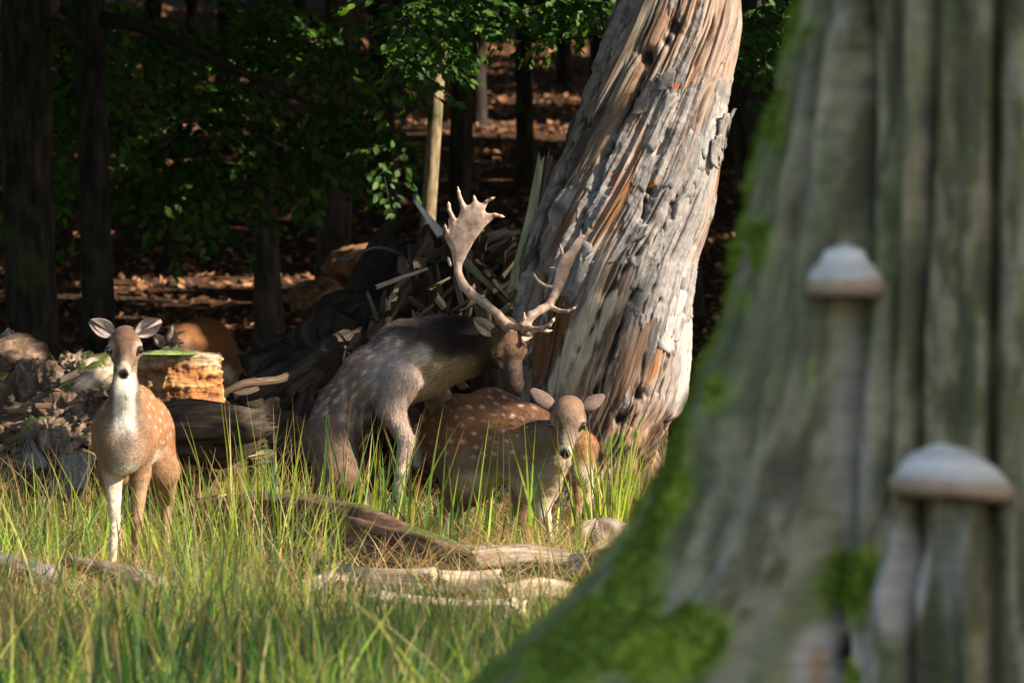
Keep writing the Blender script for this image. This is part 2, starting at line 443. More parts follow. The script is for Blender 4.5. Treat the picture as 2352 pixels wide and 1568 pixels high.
def snag_surface(th, z, detail=True):
    p = snag_pt(th, z)
    px = 1176 + p[..., 0] / p[..., 1] * FP
    py = 580 - (p[..., 2] - HCAM) / p[..., 1] * FP
    fz = np.sin(th) < .25
    R_ = .5
    tg = th - .50 * z          # the grain winds round the trunk
    cx, cy = np.cos(tg) * R_, np.sin(tg) * R_
    d = .045 * fbm(cx * 4, cy * 4, z * .55, 31, 3)
    rg = fbm(cx * 15, cy * 15, z * .9, 33, 4, .55)
    d += .011 * (1 - 2 * np.abs(rg)) 
    d += .004 * fbm(cx * 30, cy * 30, z * 1.2, 36, 3)
    low = sstep(.95, .25, z)
    d += low * .05 * fbm(cx * 9, cy * 9, z * 5, 37, 4) + low * .10 * np.maximum(0, np.cos(3 * th + 1.0)) * sstep(.4, -.1, z)
    dark = np.zeros_like(d)
    for pts, wpx, dep in CRACKS:
        wob = 9 * vn(px * .02, py * .02, 0, 5)
        q_ = line_d(px + wob, py, pts)
        k = np.exp(-(q_ / wpx) ** 2) * fz * (.6 + .4 * vn(px * .05, py * .05, 1, 6))
        d -= dep * k; dark = np.maximum(dark, sstep(.3, .8, k))
    for x, y, r, dep in HOLES:
        q_ = np.hypot(px - x + 4 * vn(py * .1, px * .1, 0, 7), (py - y) * .8)
        k = np.exp(-(q_ / r) ** 2) * fz
        d -= dep * k; dark = np.maximum(dark, sstep(.35, .75, k))
    for ct, cz, cl, cw, cd in RANDCR:
        k = np.exp(-((tg - ct - .02 * vn(z * 5, ct * 9, 0, 8)) / cw) ** 2) * sstep(cl, cl * .5, np.abs(z - cz))
        d -= cd * k; dark = np.maximum(dark, .95 * sstep(.35, .85, k))
    # bark still clinging
    bm = np.zeros_like(d)
    for x, y, rx, ry in ((1545, 520, 85, 170), (1510, 640, 75, 130), (1420, 330, 40, 80), (1580, 680, 40, 110), (1290, 480, 22, 60), (1600, 420, 45, 110), (1495, 400, 40, 60), (1340, 470, 30, 40), (1375, 420, 22, 60), (1630, 300, 28, 60), (1500, 260, 40, 40), (1480, 560, 40, 80), (1330, 640, 25, 50), (1290, 560, 20, 60), (1530, 180, 30, 25), (1455, 480, 30, 70)):
        sh = (py - y) * .33
        bm = np.maximum(bm, 1 - np.hypot((px - x + sh) / rx, (py - y) / ry))
    bm = bm + .40 * fbm(tg * 4.5, z * 1.8, 0, 41, 5, .62)
    bark = sstep(.20, .225, bm) * fz
    cell = vn(tg * 8 + .5 * vn(tg * 20, z * 9, 3, 46), z * 3.6 + .4 * vn(tg * 15, z * 8, 2, 45), 0, 43)
    fiss = np.exp(-(cell / .028) ** 2)
    d += bark * (.007 - .002 * fiss + .004 * fbm(px * .05, py * .05, 0, 44, 5, .6))
    c_, w_ = snag_axis(z)
    nrm2 = np.stack([np.cos(th), .82 * np.sin(th), 0 * th], -1)
    V = p + nrm2 * d[..., None]
    if not detail: return V
    wx = .10 * fbm(cx * 3, cy * 3, z * 1.6, 57, 3)
    st = fbm((cx + wx) * 13, (cy + wx) * 13, z * 1.5, 51, 6, .62)
    st2 = fbm(cx * 5, cy * 5, z * 1.3, 53, 4)
    L = lambda c: np.asarray(c, float)
    col = L((.26, .17, .12)) + 0 * V
    mx = lambda c0, m, c1: c0 + (L(c1) - c0) * np.clip(m, 0, 1)[..., None]
    col = mx(col, sstep(.0, .7, st2), (.32, .24, .19))
    col = mx(col, sstep(.05, .75, st), (.43, .35, .30))
    col = mx(col, sstep(-.1, -.7, st) * .85, (.095, .058, .038))
    col = mx(col, sstep(.35, .8, fbm(cx * 12, cy * 12, z * .8, 55, 3)) * .75, (.36, .165, .07))
    gw = sstep(-.15, .35, fbm(cx * 4, cy * 4, z * 1.2, 58, 4) + .35 * st)
    col = mx(col, gw * .45, (.27, .245, .235)); col = mx(col, sstep(.1, .5, fbm(cx * 5, cy * 5, z * 1.0, 59, 4) - .2 * st) * .7, (.12, .085, .065))
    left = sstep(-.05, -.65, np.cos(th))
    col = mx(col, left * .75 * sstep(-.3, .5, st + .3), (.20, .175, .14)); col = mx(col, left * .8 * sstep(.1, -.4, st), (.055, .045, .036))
    red = np.exp(-(np.hypot((px - 1268 + (py - 720) * .25) / 38, (py - 720) / 150)) ** 2)
    col = mx(col, sstep(.15, .5, red + .3 * st), (.15, .068, .032))
    pur = np.exp(-(np.hypot((px - 1395 + (py - 420) * .35) / 26, (py - 430) / 110)) ** 2)
    col = mx(col, sstep(.3, .7, pur + .2 * st), (.24, .13, .10))
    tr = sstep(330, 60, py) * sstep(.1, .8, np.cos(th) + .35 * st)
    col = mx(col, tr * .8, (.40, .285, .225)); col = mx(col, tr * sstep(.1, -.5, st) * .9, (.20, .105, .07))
    ch = np.maximum(1 - line_d(px, py, [(1445, 590), (1410, 650), (1375, 730), (1360, 790)]) / 30, 1 - line_d(px, py, [(1535, 280), (1510, 380), (1500, 420)]) / 13)
    ch = np.maximum(ch, 1 - line_d(px, py, [(1400, 880), (1390, 960)]) / 22); ch = np.maximum(ch, 1 - line_d(px, py, [(1505, 740), (1490, 830)]) / 16)
    col = mx(col, sstep(.0, .35, ch + .55 * st - .05), (.085, .078, .082))
    sun_edge = sstep(.70, .86, np.cos(th) + .10 * st) * sstep(560, 640, py) * sstep(1000, 900, py)
    col = mx(col, sun_edge, (.40, .37, .36))  # right edge painted paler, for the sun grazing it
    wp = sstep(.1, .4, 1 - line_d(px, py, [(1400, 690), (1330, 790), (1290, 880)]) / 45 + .35 * st)
    col = mx(col, wp * .8, (.60, .49, .36))
    lo_ = sstep(880, 1000, py + 60 * st2)
    col = mx(col, lo_ * .8, (.19, .115, .07)); col = mx(col, lo_ * sstep(.15, .8, st) * .7, (.50, .35, .22)); col = mx(col, lo_ * sstep(-.1, -.5, st) * .8, (.05, .032, .022))
    ms = np.exp(-(np.hypot((px - 1412) / 32, (py - 1030) / 45)) ** 2)
    col = mx(col, sstep(.35, .7, ms + .3 * st), (.10, .14, .03))
    bc = L((.235, .21, .20)) * (1 + .38 * fbm(px * .05, py * .04, 0, 61, 5, .65))[..., None]
    bc = bc + (L((.27, .255, .255)) - bc) * np.clip(sstep(1500, 1600, px + .3 * (py - 500)) * .8, 0, 1)[..., None]
    col = mx(col, bark, (0, 0, 0)) + bc * bark[..., None]
    col = mx(col, bark * fiss * .4, (.12, .095, .08))
    edge = np.abs(bark - .5) < .45
    col = mx(col, edge * .6, (.10, .07, .05))
    og = np.exp(-(np.hypot((px - 1495 + (py - 425) * .3) / 10, (py - 425) / 24)) ** 2); col = mx(col, sstep(.3, .6, og), (.55, .24, .06))
    og = np.exp(-(np.hypot((px - 1552) / 8, (py - 199) / 7)) ** 2); col = mx(col, sstep(.3, .6, og), (.40, .07, .02))
    col = mx(col, dark * .9, (.022, .015, .011))  # shadow in cracks and holes painted dark, on top of the relief
    return V, np.clip(col, .008, .9)
def ring_faces(nr, nt, closed=True):
    ii = np.arange(nr * nt).reshape(nr, nt)
    jj = np.roll(ii, -1, 1) if closed else ii
    if closed: f = np.stack([ii[:-1], jj[:-1], jj[1:], ii[1:]], -1).reshape(-1, 4)
    else: f = np.stack([ii[:-1, :-1], ii[:-1, 1:], ii[1:, 1:], ii[1:, :-1]], -1).reshape(-1, 4)
    return f
nt_, nr_ = 560, 620
th = np.concatenate([np.linspace(math.pi * .98, math.pi * 2.02, 460), np.linspace(math.pi * 2.02, math.pi * 2.98, 101)[1:]])
nt_ = len(th)
zs = np.linspace(-.12, 3.45, nr_)
TH, ZZ = np.meshgrid(th, zs)
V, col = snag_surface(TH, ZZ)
snag = empty('dead_tree', (P(1350, 1150, SY)[0], SY, 0), 'massive leaning dead trunk with cracked peeling bark and bare bleached wood behind the deer', 'tree')
SL = np.array(snag.location)
uvs = np.stack([((TH - .5 * ZZ) * .5).ravel(), (ZZ * 1.1).ravel()], 1)
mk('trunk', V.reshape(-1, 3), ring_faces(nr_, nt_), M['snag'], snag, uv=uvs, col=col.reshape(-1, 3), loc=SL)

def plate(th0, z0, w_, h_, lift, seed, rot=0.0, curl=0.0, color=(.42, .39, .37), nm='bark_plate'):
    """one flake of bark standing proud of the trunk, with a broken outline and real thickness"""
    r = np.random.default_rng(seed)
    n_ = 30
    a = np.linspace(0, 2 * math.pi, n_, endpoint=False) + r.uniform(-.15, .15, n_)
    rr = r.uniform(.74, 1.12, n_); rr = (rr + np.roll(rr, 1)) / 2 * (1 + .06 * r.normal(size=n_))
    sx, sy = np.sign(np.cos(a)) * np.abs(np.cos(a)) ** .4, np.sign(np.sin(a)) * np.abs(np.sin(a)) ** .4
    lx, ly = sx * rr * w_ / 2, sy * rr * h_ / 2
    lx = np.concatenate([[0], lx, lx * .8, lx * .4]); ly = np.concatenate([[0], ly, ly * .8, ly * .4])
    c_, s_ = math.cos(rot), math.sin(rot)
    X2, Y2 = lx * c_ - ly * s_, lx * s_ + ly * c_
    tv = th0 + X2 / .5; zv = z0 + Y2
    base = snag_surface(tv, zv, False)
    nn = np.stack([np.cos(tv), .82 * np.sin(tv), 0 * tv], -1)
    e = curl * (np.abs(ly) / h_ * 2) ** 2
    top = base + nn * (lift + e + r.uniform(-.002, .003, len(lx)))[:, None]
    bot = base + nn * (lift - .014 + e)[:, None]
    k = 1; ring = np.arange(1, n_ + 1); inn = np.arange(n_ + 1, 2 * n_ + 1); nx1 = np.roll(ring, -1); nx2 = np.roll(inn, -1)
    in2 = inn + n_; nx3 = np.roll(in2, -1)
    q1 = np.concatenate([np.stack([ring, nx1, nx2, inn], 1), np.stack([inn, nx2, nx3, in2], 1)]); t1 = np.stack([in2, nx3, np.zeros(n_, int)], 1)
    NB = len(lx)
    q2 = np.stack([ring + NB, nx1 + NB, nx1, ring], 1)
    Vv = np.concatenate([top, bot])
    cc_ = np.asarray(color) * (1 + .25 * r.normal(size=(2 * NB, 1)) * .6); cc_[NB:] *= .4 / 1.0 if False else 1
    uvp_ = np.stack([tv * .5, zv], 1); uvp_ = np.concatenate([uvp_, uvp_ + .3])
    return mk(nm, Vv, [q1, t1, q2], M['snagbark'], snag, uv=uvp_, col=np.clip(cc_, .02, .8), loc=base[0], smooth=False)
def th_at(px, y):
    z = HCAM - (y - 580) / FP * SY
    c_, w_ = snag_axis(np.array(z)); x = (px - 1176) / FP * SY
    return 2 * math.pi - math.acos(float(np.clip((x - c_) / w_, -.97, .97))), z
rp = np.random.default_rng(17)
np_ = 0
for (x, y, w_, h_, n_) in ((1545, 520, 120, 300, 2), (1515, 650, 100, 200, 1), (1605, 400, 75, 200, 3), (1495, 390, 60, 110, 1), (1345, 470, 50, 90, 2), (1380, 420, 40, 120, 2), (1630, 300, 45, 110, 3), (1505, 250, 60, 70, 2), (1460, 520, 50, 140, 1), (1310, 620, 50, 110, 2), (1560, 720, 60, 160, 2)):
    for i in range(n_):
        yy = y + rp.uniform(-.5, .5) * h_; xx = x + rp.uniform(-.5, .5) * w_ - (yy - y) * .33
        t0, z0 = th_at(xx, yy)
        g_ = rp.uniform(.30, .52); g_ = .34 if (xx + .3 * (yy - 500)) > 1560 else .23
        cv = np.array([g_, g_ * .95, g_ * .92]) * rp.uniform(.8, 1.2)
        plate(t0, z0, rp.uniform(.07, .16), rp.uniform(.16, .42), rp.uniform(.001, .006), 300 + np_, -.25 + rp.uniform(-.10, .08), rp.uniform(0, .008), cv); np_ += 1
# the stout flap of bark on the right edge, the curled one near the top
for x, y, w_, h_, l_, c_ in ((1640, 320, .10, .30, .03, .03), (1622, 350, .07, .20, .035, .03), (1655, 300, .05, .24, .035, .02), (1470, 245, .10, .10, .03, .02), (1525, 190, .12, .12, .03, .015)):
    t0, z0 = th_at(x, y); plate(t0, z0, w_, h_, l_, 700 + int(x), .12, c_, (.22, .20, .19))

# ------------------------------------------------------------------ split wood, logs, sticks
def shard(name, a, b, w_, t_, mat, seed, face=(0, -1, 0), jag=.25, parent=None, taper=(1, 1), bend=0.0, nl=26, rough=1.0):
    """a split piece of wood from a to b: grained faces, splintered ends"""
    r = np.random.default_rng(seed)
    a, b = np.asarray(a, float), np.asarray(b, float)
    L = np.linalg.norm(b - a); d = (b - a) / L
    f = np.asarray(face, float); f = nrm(f - (f @ d) * d); s_ = np.cross(d, f)
    nc = 20
    ang = np.linspace(0, 2 * math.pi, nc, endpoint=False)
    ex = np.sign(np.cos(ang)) * np.abs(np.cos(ang)) ** .55; ey = np.sign(np.sin(ang)) * np.abs(np.sin(ang)) ** .55
    endj = r.uniform(0, 1, (2, nc)) * jag * w_ * 2.5
    endj = (endj + np.roll(endj, 1, 1)) / 2
    u = np.linspace(0, 1, nl)
    pos = np.zeros((nl, nc, 3)); uv = np.zeros((nl, nc, 2))
    for i, t in enumerate(u):
        sc = taper[0] + (taper[1] - taper[0]) * t
        k = t * L
        along = endj[0] * (1 - t) ** 3 - endj[1] * t ** 3
        rad = 1 + rough * (.16 * fbm(ex * 2.2 + seed, ey * 2.2, k * 1.1, seed, 3) + .10 * vn(ang * 4, k * 3, 0, seed + 2))
        cen = a + d * (k + along)[:, None] + bend * L * math.sin(math.pi * t) * f + s_ * (.03 * L * vn(k * 1.3, seed, 0, 3))
        pos[i] = cen + (ex * rad * w_ / 2 * sc)[:, None] * s_ + (ey * rad * t_ / 2 * sc)[:, None] * f
        uv[i] = np.stack([ang / 6.283 * 2 * (w_ + t_), k + along], 1)
    V_ = np.concatenate([pos.reshape(-1, 3), pos[0].mean(0)[None] + d * endj[0].mean() * .6, pos[-1].mean(0)[None] - d * endj[1].mean() * .6])
    UV = np.concatenate([uv.reshape(-1, 2), [[0, 0], [0, L]]])
    j = np.arange(nc); k2 = np.roll(j, -1); m = nl * nc
    t1 = np.stack([np.full(nc, m), k2, j], 1); t2 = np.stack([np.full(nc, m + 1), (nl - 1) * nc + j, (nl - 1) * nc + k2], 1)
    return mk(name, V_, [ring_faces(nl, nc), np.concatenate([t1, t2])], mat, parent, uv=UV, loc=a if parent is None else np.array(parent.location), smooth=w_ > .12)
def log(name, pts, rad, mat, seed, parent=None, nc=44, per=.035, amp=.10, ends=True, endmat=None, jag=.08, squash=1.0):
    """a round piece along a bent line, with bark relief; optional broken end faces"""
    pts = np.asarray(pts, float); rad = np.asarray(rad, float)
    seg = np.linalg.norm(np.diff(pts, axis=0), axis=1); cum = np.concatenate([[0], np.cumsum(seg)]); L = cum[-1]
    n_ = max(8, int(L / per))
    s_ = np.linspace(0, L, n_)
    cen = np.stack([np.interp(s_, cum, pts[:, i]) for i in range(3)], 1)
    for _ in range(max(1, n_ // 10)):
        cen[1:-1] = (cen[:-2] + 2 * cen[1:-1] + cen[2:]) / 4
    rr = np.interp(s_, cum, rad)
    T_ = nrm(np.gradient(cen, axis=0))
    ref = np.array([0, 0, 1.]) if abs(T_[0] @ [0, 0, 1]) < .9 else np.array([0, 1., 0])
    S_ = nrm(np.cross(T_, ref)); U_ = np.cross(S_, T_)
    ang = np.linspace(0, 2 * math.pi, nc, endpoint=False)
    ca, sa = np.cos(ang), np.sin(ang)
    KK, AA = np.meshgrid(s_, ang, indexing='ij')
    ra = rr[:, None]
    disp = 1 + amp * (fbm(np.cos(AA) * 2, np.sin(AA) * 2, KK * 1.4, seed, 3) + .5 * (1 - 2 * np.abs(fbm(np.cos(AA) * 7, np.sin(AA) * 7, KK * 1.8, seed + 3, 3))))
    pos = cen[:, None, :] + (ra * disp * np.cos(AA))[..., None] * S_[:, None, :] + (squash * ra * disp * np.sin(AA))[..., None] * U_[:, None, :]
    jg = np.random.default_rng(seed).uniform(-1, 1, (2, nc)) * jag
    pos[0] -= T_[0] * (jg[0] * rr[0] * 3)[:, None]; pos[-1] += T_[-1] * (jg[1] * rr[-1] * 3)[:, None]
    UV = np.stack([AA * ra, KK], -1).reshape(-1, 2)
    o = mk(name, pos.reshape(-1, 3), ring_faces(n_, nc), mat, parent, uv=UV, loc=pts[0] if parent is None else np.array(parent.location))
    if ends:
        for e, (i, sg) in enumerate(((0, -1), (n_ - 1, 1))):
            ring = pos[i]; c0 = ring.mean(0)
            lay = [ring]
            for k in (.66, .33):
                lay.append(c0 + (ring - c0) * k - sg * T_[i] * (rr[i] * .35 * (1 - k) * (.5 + .5 * vn(ca * 3 * k, sa * 3 * k, seed, 9)))[:, None])
            lay.append(np.repeat((c0 - sg * T_[i] * rr[i] * .3)[None], nc, 0))
            E = np.stack(lay); f = ring_faces(4, nc)
            if sg < 0: f = f[:, ::-1]
            q2 = np.stack([np.tile(ang, 4) * rr[i], np.repeat([0, .05, .1, .15], nc)], 1)
            mk('broken_end', E.reshape(-1, 3), f, endmat or M['cutend'], parent if parent is not None else o, uv=q2, loc=np.array((parent or o).location))
    return o
def chunk(name, c, rad, mat, seed, parent=None, amp=.35, res=26, freq=1.6):
    """a lump of decayed wood: layered, pitted, irregular"""
    n1, n2 = res, res * 2
    a = np.linspace(.02, math.pi - .02, n1)[:, None]; b = np.linspace(0, 2 * math.pi, n2, endpoint=False)[None]
    d = np.stack([np.sin(a) * np.cos(b), np.sin(a) * np.sin(b), np.cos(a) + 0 * b], -1)
    k = 1 + amp * fbm(d[..., 0] * freq + seed, d[..., 1] * freq, d[..., 2] * freq, seed, 3) + amp * .22 * fbm(d[..., 0] * 6, d[..., 1] * 6, d[..., 2] * 16 + seed, seed + 1, 4, .65)
    V_ = np.asarray(c) + d * k[..., None] * np.asarray(rad)
    UV = np.stack([np.repeat(b * np.mean(rad), n1, 0), np.repeat(a * np.mean(rad), n2, 1)], -1).reshape(-1, 2)
    return mk(name, V_.reshape(-1, 3), ring_faces(n1, n2)[:, ::-1], mat, parent, uv=UV, loc=c)

# shards still on the trunk's left flank
for i, (x0, y0, x1, y1, w_) in enumerate(((1190, 700, 1250, 345, .09), (1215, 640, 1275, 338, .08), (1170, 900, 1190, 560, .07), (1240, 560, 1330, 250, .08), (1300, 420, 1385, 130, .07), (1350, 300, 1415, 30, .07), (1205, 860, 1225, 590, .06))):
    shard('splinter', P(x0, y0, SY - .06 + .1 * (i % 3)), P(x1, y1, SY + .02 + .08 * (i % 2)), w_, .05, M['greenwood'] if i % 3 == 0 else M['midwood'], 60 + i, parent=snag, taper=(1, .45), jag=.5)

# ------------------------------------------------------------------ wreckage of the fallen half of the tree
def piece(name, p0, p1, Y0, Y1, w_, t_, mat, seed, label, cat='wood', group=None, **kw):
    o = shard(name, P(*p0, Y0), P(*p1, Y1), w_, t_, mat, seed, **kw)
    return tag(o, label, cat, group)
piece('wood_slab', (655, 985), (945, 520), 40.2, 41.2, .36, .16, M['darkwood'], 1, 'broad dark mossy slab leaning behind the long pole, left of the dead trunk', taper=(1, .7), nl=40)
piece('wood_pole', (678, 1010), (1000, 530), 39.0, 40.0, .105, .09, M['midwood'], 2, 'long straight grey-brown pole leaning up to the right behind the buck', taper=(1, .8), nl=50)
piece('wood_stake', (1020, 548), (944, 449), 39.6, 39.5, .055, .03, M['lilacwood'], 3, 'pale bleached splinter pointing up to the left beside the big antler', taper=(1, .25), jag=.6)
piece('wood_plank', (1056, 585), (1188, 690), 39.3, 39.0, .075, .04, M['greenwood'], 4, 'pale algae-stained plank sloping down to the right behind the antler', taper=(.8, 1.1))
piece('wood_stick', (863, 661), (985, 615), 38.6, 38.9, .03, .022, M['palewood'], 5, 'short pale stick lying across the long pole', taper=(1, .6))
piece('wood_slab', (470, 985), (865, 775), 38.2, 39.6, .34, .22, M['darkwood'], 6, 'black charred slab rising from the stump towards the buck', taper=(1, .75), nl=60, jag=.6, rough=2.0)
piece('wood_slab', (500, 1040), (700, 960), 37.2, 38.0, .30, .20, M['darkwood'], 7, 'dark rotten slab low in the grass left of the buck', nl=50, jag=.6, rough=2.0)
piece('wood_slab', (640, 1090), (720, 880), 38.2, 38.6, .24, .14, M['darkwood'], 8, 'upright dark split slab just behind the buck\'s rump', nl=40, jag=.6, taper=(1.1, .5), rough=2.2)
tag(log('wood_branch', [P(505, 905, 38.0), P(560, 880, 38.1), P(640, 872, 38.4), P(705, 842, 38.6)], [.016, .026, .022, .03], M['midwood'], 9, nc=16, per=.02, amp=.2, ends=False), 'thin brown branch running along the top of the charred slab', 'branch')
tw = log('twig', [P(760, 580, 40.5), P(775, 598, 40.5), P(790, 592, 40.5), P(797, 602, 40.5), P(818, 578, 40.5), P(840, 576, 40.5), P(858, 568, 40.5), P(882, 570, 40.6), P(930, 590, 41)], [.006, .011, .013, .012, .012, .011, .012, .012, .018], M['greywood'], 5, nc=10, per=.012, ends=False)
tag(tw, 'thin crooked bare twig against the dark wood', 'twig')
rh = np.random.default_rng(99)
for i in range(120):
    t = rh.uniform(); x = 770 + 420 * t ** .8 + rh.uniform(-60, 40)
    top = 800 - 260 * sstep(770, 1010, x) + 70 * sstep(1060, 1190, x)
    y = rh.uniform(top, 900) if i > 36 else rh.uniform(top, top + 60)
    L = rh.uniform(40, 150) * (1 if i % 4 else 1.6)
    an = rh.choice([-1, 1], p=[.35, .65]) * rh.uniform(.5, 1.5) if i % 3 else rh.uniform(1.2, 1.9)
    Yp = rh.uniform(38.8, 40.4)
    x1, y1 = x + L * math.cos(an), y - L * math.sin(an)
    if y1 < top - 25: y1 = top - 25
    o = piece('wood_fragment', (x, y), (x1, y1), Yp, Yp + rh.uniform(-.25, .25), rh.uniform(.025, .075), rh.uniform(.015, .05), M[rh.choice(['darkwood', 'darkwood', 'midwood', 'midwood', 'weathered'])], 400 + i,
              'splintered fragment in the heap of broken wood between buck and dead trunk', group='splintered fragments heaped at the dead trunk', taper=(1, rh.uniform(.3, .9)), jag=.5, nl=12)
# lumps under the fragments, so the heap is a heap
for i, (x, y, Y, rx, rz) in enumerate(((1080, 820, 40.6, .55, .55), (960, 800, 40.9, .55, .45), (860, 870, 40.6, .6, .4), (1150, 760, 40.7, .4, .5), (1010, 660, 41.2, .35, .4), (760, 930, 40.4, .6, .4))):
    tag(chunk('rotten_wood', P(x, y, Y), (rx, .4, rz), M['darkwood'], 70 + i, freq=2.5), 'dark crumbling mass of rotten wood inside the broken heap', 'rotten wood', 'crumbling masses inside the broken heap')

# ------------------------------------------------------------------ stump and the mossy wreck on the left
STY = 35.6
sc_ = P(395, 900, STY)
stump = empty('tree_stump', (sc_[0], STY + .3, 0), 'bright orange rotten stump with flat top and green moss, behind the left doe', 'stump')
n1, n2 = 150, 260
zt = P(0, 812, STY)[2]; zb = -.05
zz = np.linspace(zb, zt, n1); an = np.linspace(0, 2 * math.pi, n2, endpoint=False)
ZZ, AA = np.meshgrid(zz, an, indexing='ij')
prof = np.interp(zz, [zb, P(0, 985, STY)[2], P(0, 950, STY)[2], P(0, 870, STY)[2], P(0, 835, STY)[2], P(0, 818, STY)[2], zt], [.28, .27, .245, .245, .26, .275, .262])
strat = fbm(np.cos(AA) * 1.2, np.sin(AA) * 1.2, ZZ * 26, 5, 3, .6)
rad = prof[:, None] * (1 + .07 * strat + .13 * fbm(np.cos(AA) * 1.6, np.sin(AA) * 1.6, ZZ * 4.5, 16, 2) - .10 * sstep(.15, .6, fbm(np.cos(AA) * 3, np.sin(AA) * 3, ZZ * 9, 17, 3)) + .10 * fbm(np.cos(AA) * 2, np.sin(AA) * 2, ZZ * 3, 6, 3) + .04 * fbm(np.cos(AA) * 9, np.sin(AA) * 9, ZZ * 14, 7, 3))
V = np.stack([sc_[0] + rad * np.cos(AA), STY + .3 + rad * np.sin(AA), ZZ + .012 * fbm(np.cos(AA) * 3, np.sin(AA) * 3, ZZ, 8, 2)], -1)
L3 = lambda c: np.asarray(c, float)
col = L3((.32, .135, .048)) + 0 * V
m_ = lambda m, c: np.clip(m, 0, 1)[..., None] * (L3(c) - col)
col = col + m_(sstep(.1, .7, strat), (.50, .265, .10)); col = col + m_(sstep(-.15, -.7, strat) * .85, (.14, .055, .02))
col = col + m_(sstep(P(0, 845, STY)[2], P(0, 828, STY)[2], ZZ) * 0 + sstep(P(0, 850, STY)[2], P(0, 825, STY)[2], ZZ + .03 * strat) * .7, (.66, .50, .33))
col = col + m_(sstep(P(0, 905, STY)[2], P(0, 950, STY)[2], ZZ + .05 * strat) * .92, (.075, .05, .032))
left_shade = sstep(-.1, -.5, np.cos(AA) + .4 * fbm(np.cos(AA) * 4, np.sin(AA) * 4, ZZ * 6, 19, 3)); col = col + m_(left_shade * .6, (.17, .09, .05))  # shade on the left side painted into the colour
M['stump'] = vcol_mat('rotten_stump_wood', (22, 60), .9, .9, .014, (.55, 1.4))
mk('rotten_wood', V.reshape(-1, 3), ring_faces(n1, n2), M['stump'], stump, uv=np.stack([AA * .27, ZZ], -1).reshape(-1, 2), col=np.clip(col, .01, .9).reshape(-1, 3), loc=np.array(stump.location))
# top and moss
ks = np.linspace(0, 1, 14)
TK, TA = np.meshgrid(ks, an[::4], indexing='ij')
rt = rad[-1][::4]
top = np.stack([sc_[0] + rt * TK * np.cos(TA), STY + .3 + rt * TK * np.sin(TA), zt - .002 + .02 * (1 - TK) * (1 + fbm(TK * 5 * np.cos(TA), TK * 5 * np.sin(TA), 0, 3, 3))], -1)
mk('stump_top', top.reshape(-1, 3), ring_faces(14, len(an[::4])), M['cutend'], stump, uv=np.stack([TK * np.cos(TA), TK * np.sin(TA)], -1).reshape(-1, 2) * .25, loc=np.array(stump.location))
def moss_mat():
    n = N('moss')
    f = n.noise(n.objvec(), 70, 4, .65)
    c = n.ramp(f, [(.3, (.06, .10, .012)), (.5, (.20, .31, .03)), (.72, (.36, .46, .07))])
    return n.done(n.bsdf(c, .95, n.bump(f, 1.0, .012), .15, .2))
M['moss'] = moss_mat()
def moss_pad(parent, cx, cy, z, rx, ry, seed, hgt=.03, zs=None):
    k = np.linspace(0, 1, 22); a = np.linspace(0, 2 * math.pi, 90, endpoint=False)
    K_, A_ = np.meshgrid(k, a, indexing='ij')
    e = 1 + .25 * fbm(np.cos(A_) * 1.5, np.sin(A_) * 1.5, seed, seed, 3)
    X_, Y_ = cx + rx * K_ * e * np.cos(A_), cy + ry * K_ * e * np.sin(A_)
    zb_ = z if zs is None else zs(X_, Y_)
    Z_ = zb_ + hgt * (1 - K_ ** 2.5) * (1 + .5 * fbm(X_ * 25, Y_ * 25, 0, seed, 3)) - .012
    return mk('moss_pad', np.stack([X_, Y_, Z_], -1).reshape(-1, 3), ring_faces(22, 90), M['moss'], parent, loc=np.array(parent.location))
moss_pad(stump, sc_[0] + .0, STY + .22, zt + .006, .15, .20, 4, .022)

tag(log('fallen_log', [P(120, 1010, 36.2), P(190, 945, 36.5), P(262, 880, 37.0)], [.26, .24, .20], M['palemoss'], 12, nc=60, amp=.16, endmat=M['rootwood']), 'pale moss-edged rotten log slanting up behind the left doe', 'log')
tag(log('fallen_log', [P(-60, 900, 37.0), P(40, 850, 37.3), P(110, 880, 37.8)], [.24, .20, .13], M['rootwood'], 13, nc=60, amp=.22), 'crumbling brown root end at the left edge of the picture', 'log')
for i, (x, y, Y, rx, rz, mt, lb) in enumerate((
        (178, 862, 37.0, .14, .13, 'mossywood', 'knobbly mossy lump of wood nearest the left doe\'s ear'),
        (95, 900, 36.9, .20, .15, 'rootwood', 'brown crumbling root lump between mossy knob and picture edge'),
        (20, 830, 37.4, .17, .15, 'mossywood', 'rounded mossy root lump highest at the left edge'),
        (70, 855, 38.0, .12, .08, 'darkwood', 'small dark root hump sticking up behind the others'),
        (35, 960, 36.4, .28, .22, 'rootwood', 'broad reddish lump of decayed wood low at the left edge'),
        (130, 985, 36.0, .26, .20, 'rootwood', 'flaking brown decayed wood below the slanting log'),
        (205, 1010, 36.0, .24, .22, 'rootwood', 'decayed brown wood directly behind the left doe\'s shoulder'),
        (110, 1060, 35.4, .18, .20, 'mossywood', 'pinkish rotten block standing between two grey slabs'),
        (445, 1045, 36.2, .26, .10, 'mossywood', 'low grey weathered lump at the foot of the orange stump'),
        (520, 1060, 36.6, .22, .10, 'rootwood', 'low brown lump in the grass right of the stump'))):
    tag(chunk('rotten_wood', P(x, y, Y), (rx, .22, rz), M[mt], 20 + i, amp=.42, res=60, freq=2.2), lb, 'rotten wood')
piece('wood_slab', (45, 1000), (95, 1110), 35.2, 35.1, .15, .05, M['greywood'], 40, 'grey pointed slab leaning at the far left of the wreck', taper=(.6, 1.1), jag=.5)
piece('wood_slab', (165, 1030), (178, 1150), 34.9, 34.7, .17, .05, M['greywood'], 41, 'grey-green rounded slab close behind the left doe', taper=(1.1, .6))
piece('wood_slab', (-30, 1060), (70, 1090), 35.0, 34.9, .12, .06, M['midwood'], 42, 'brown split piece lying at the left picture edge')
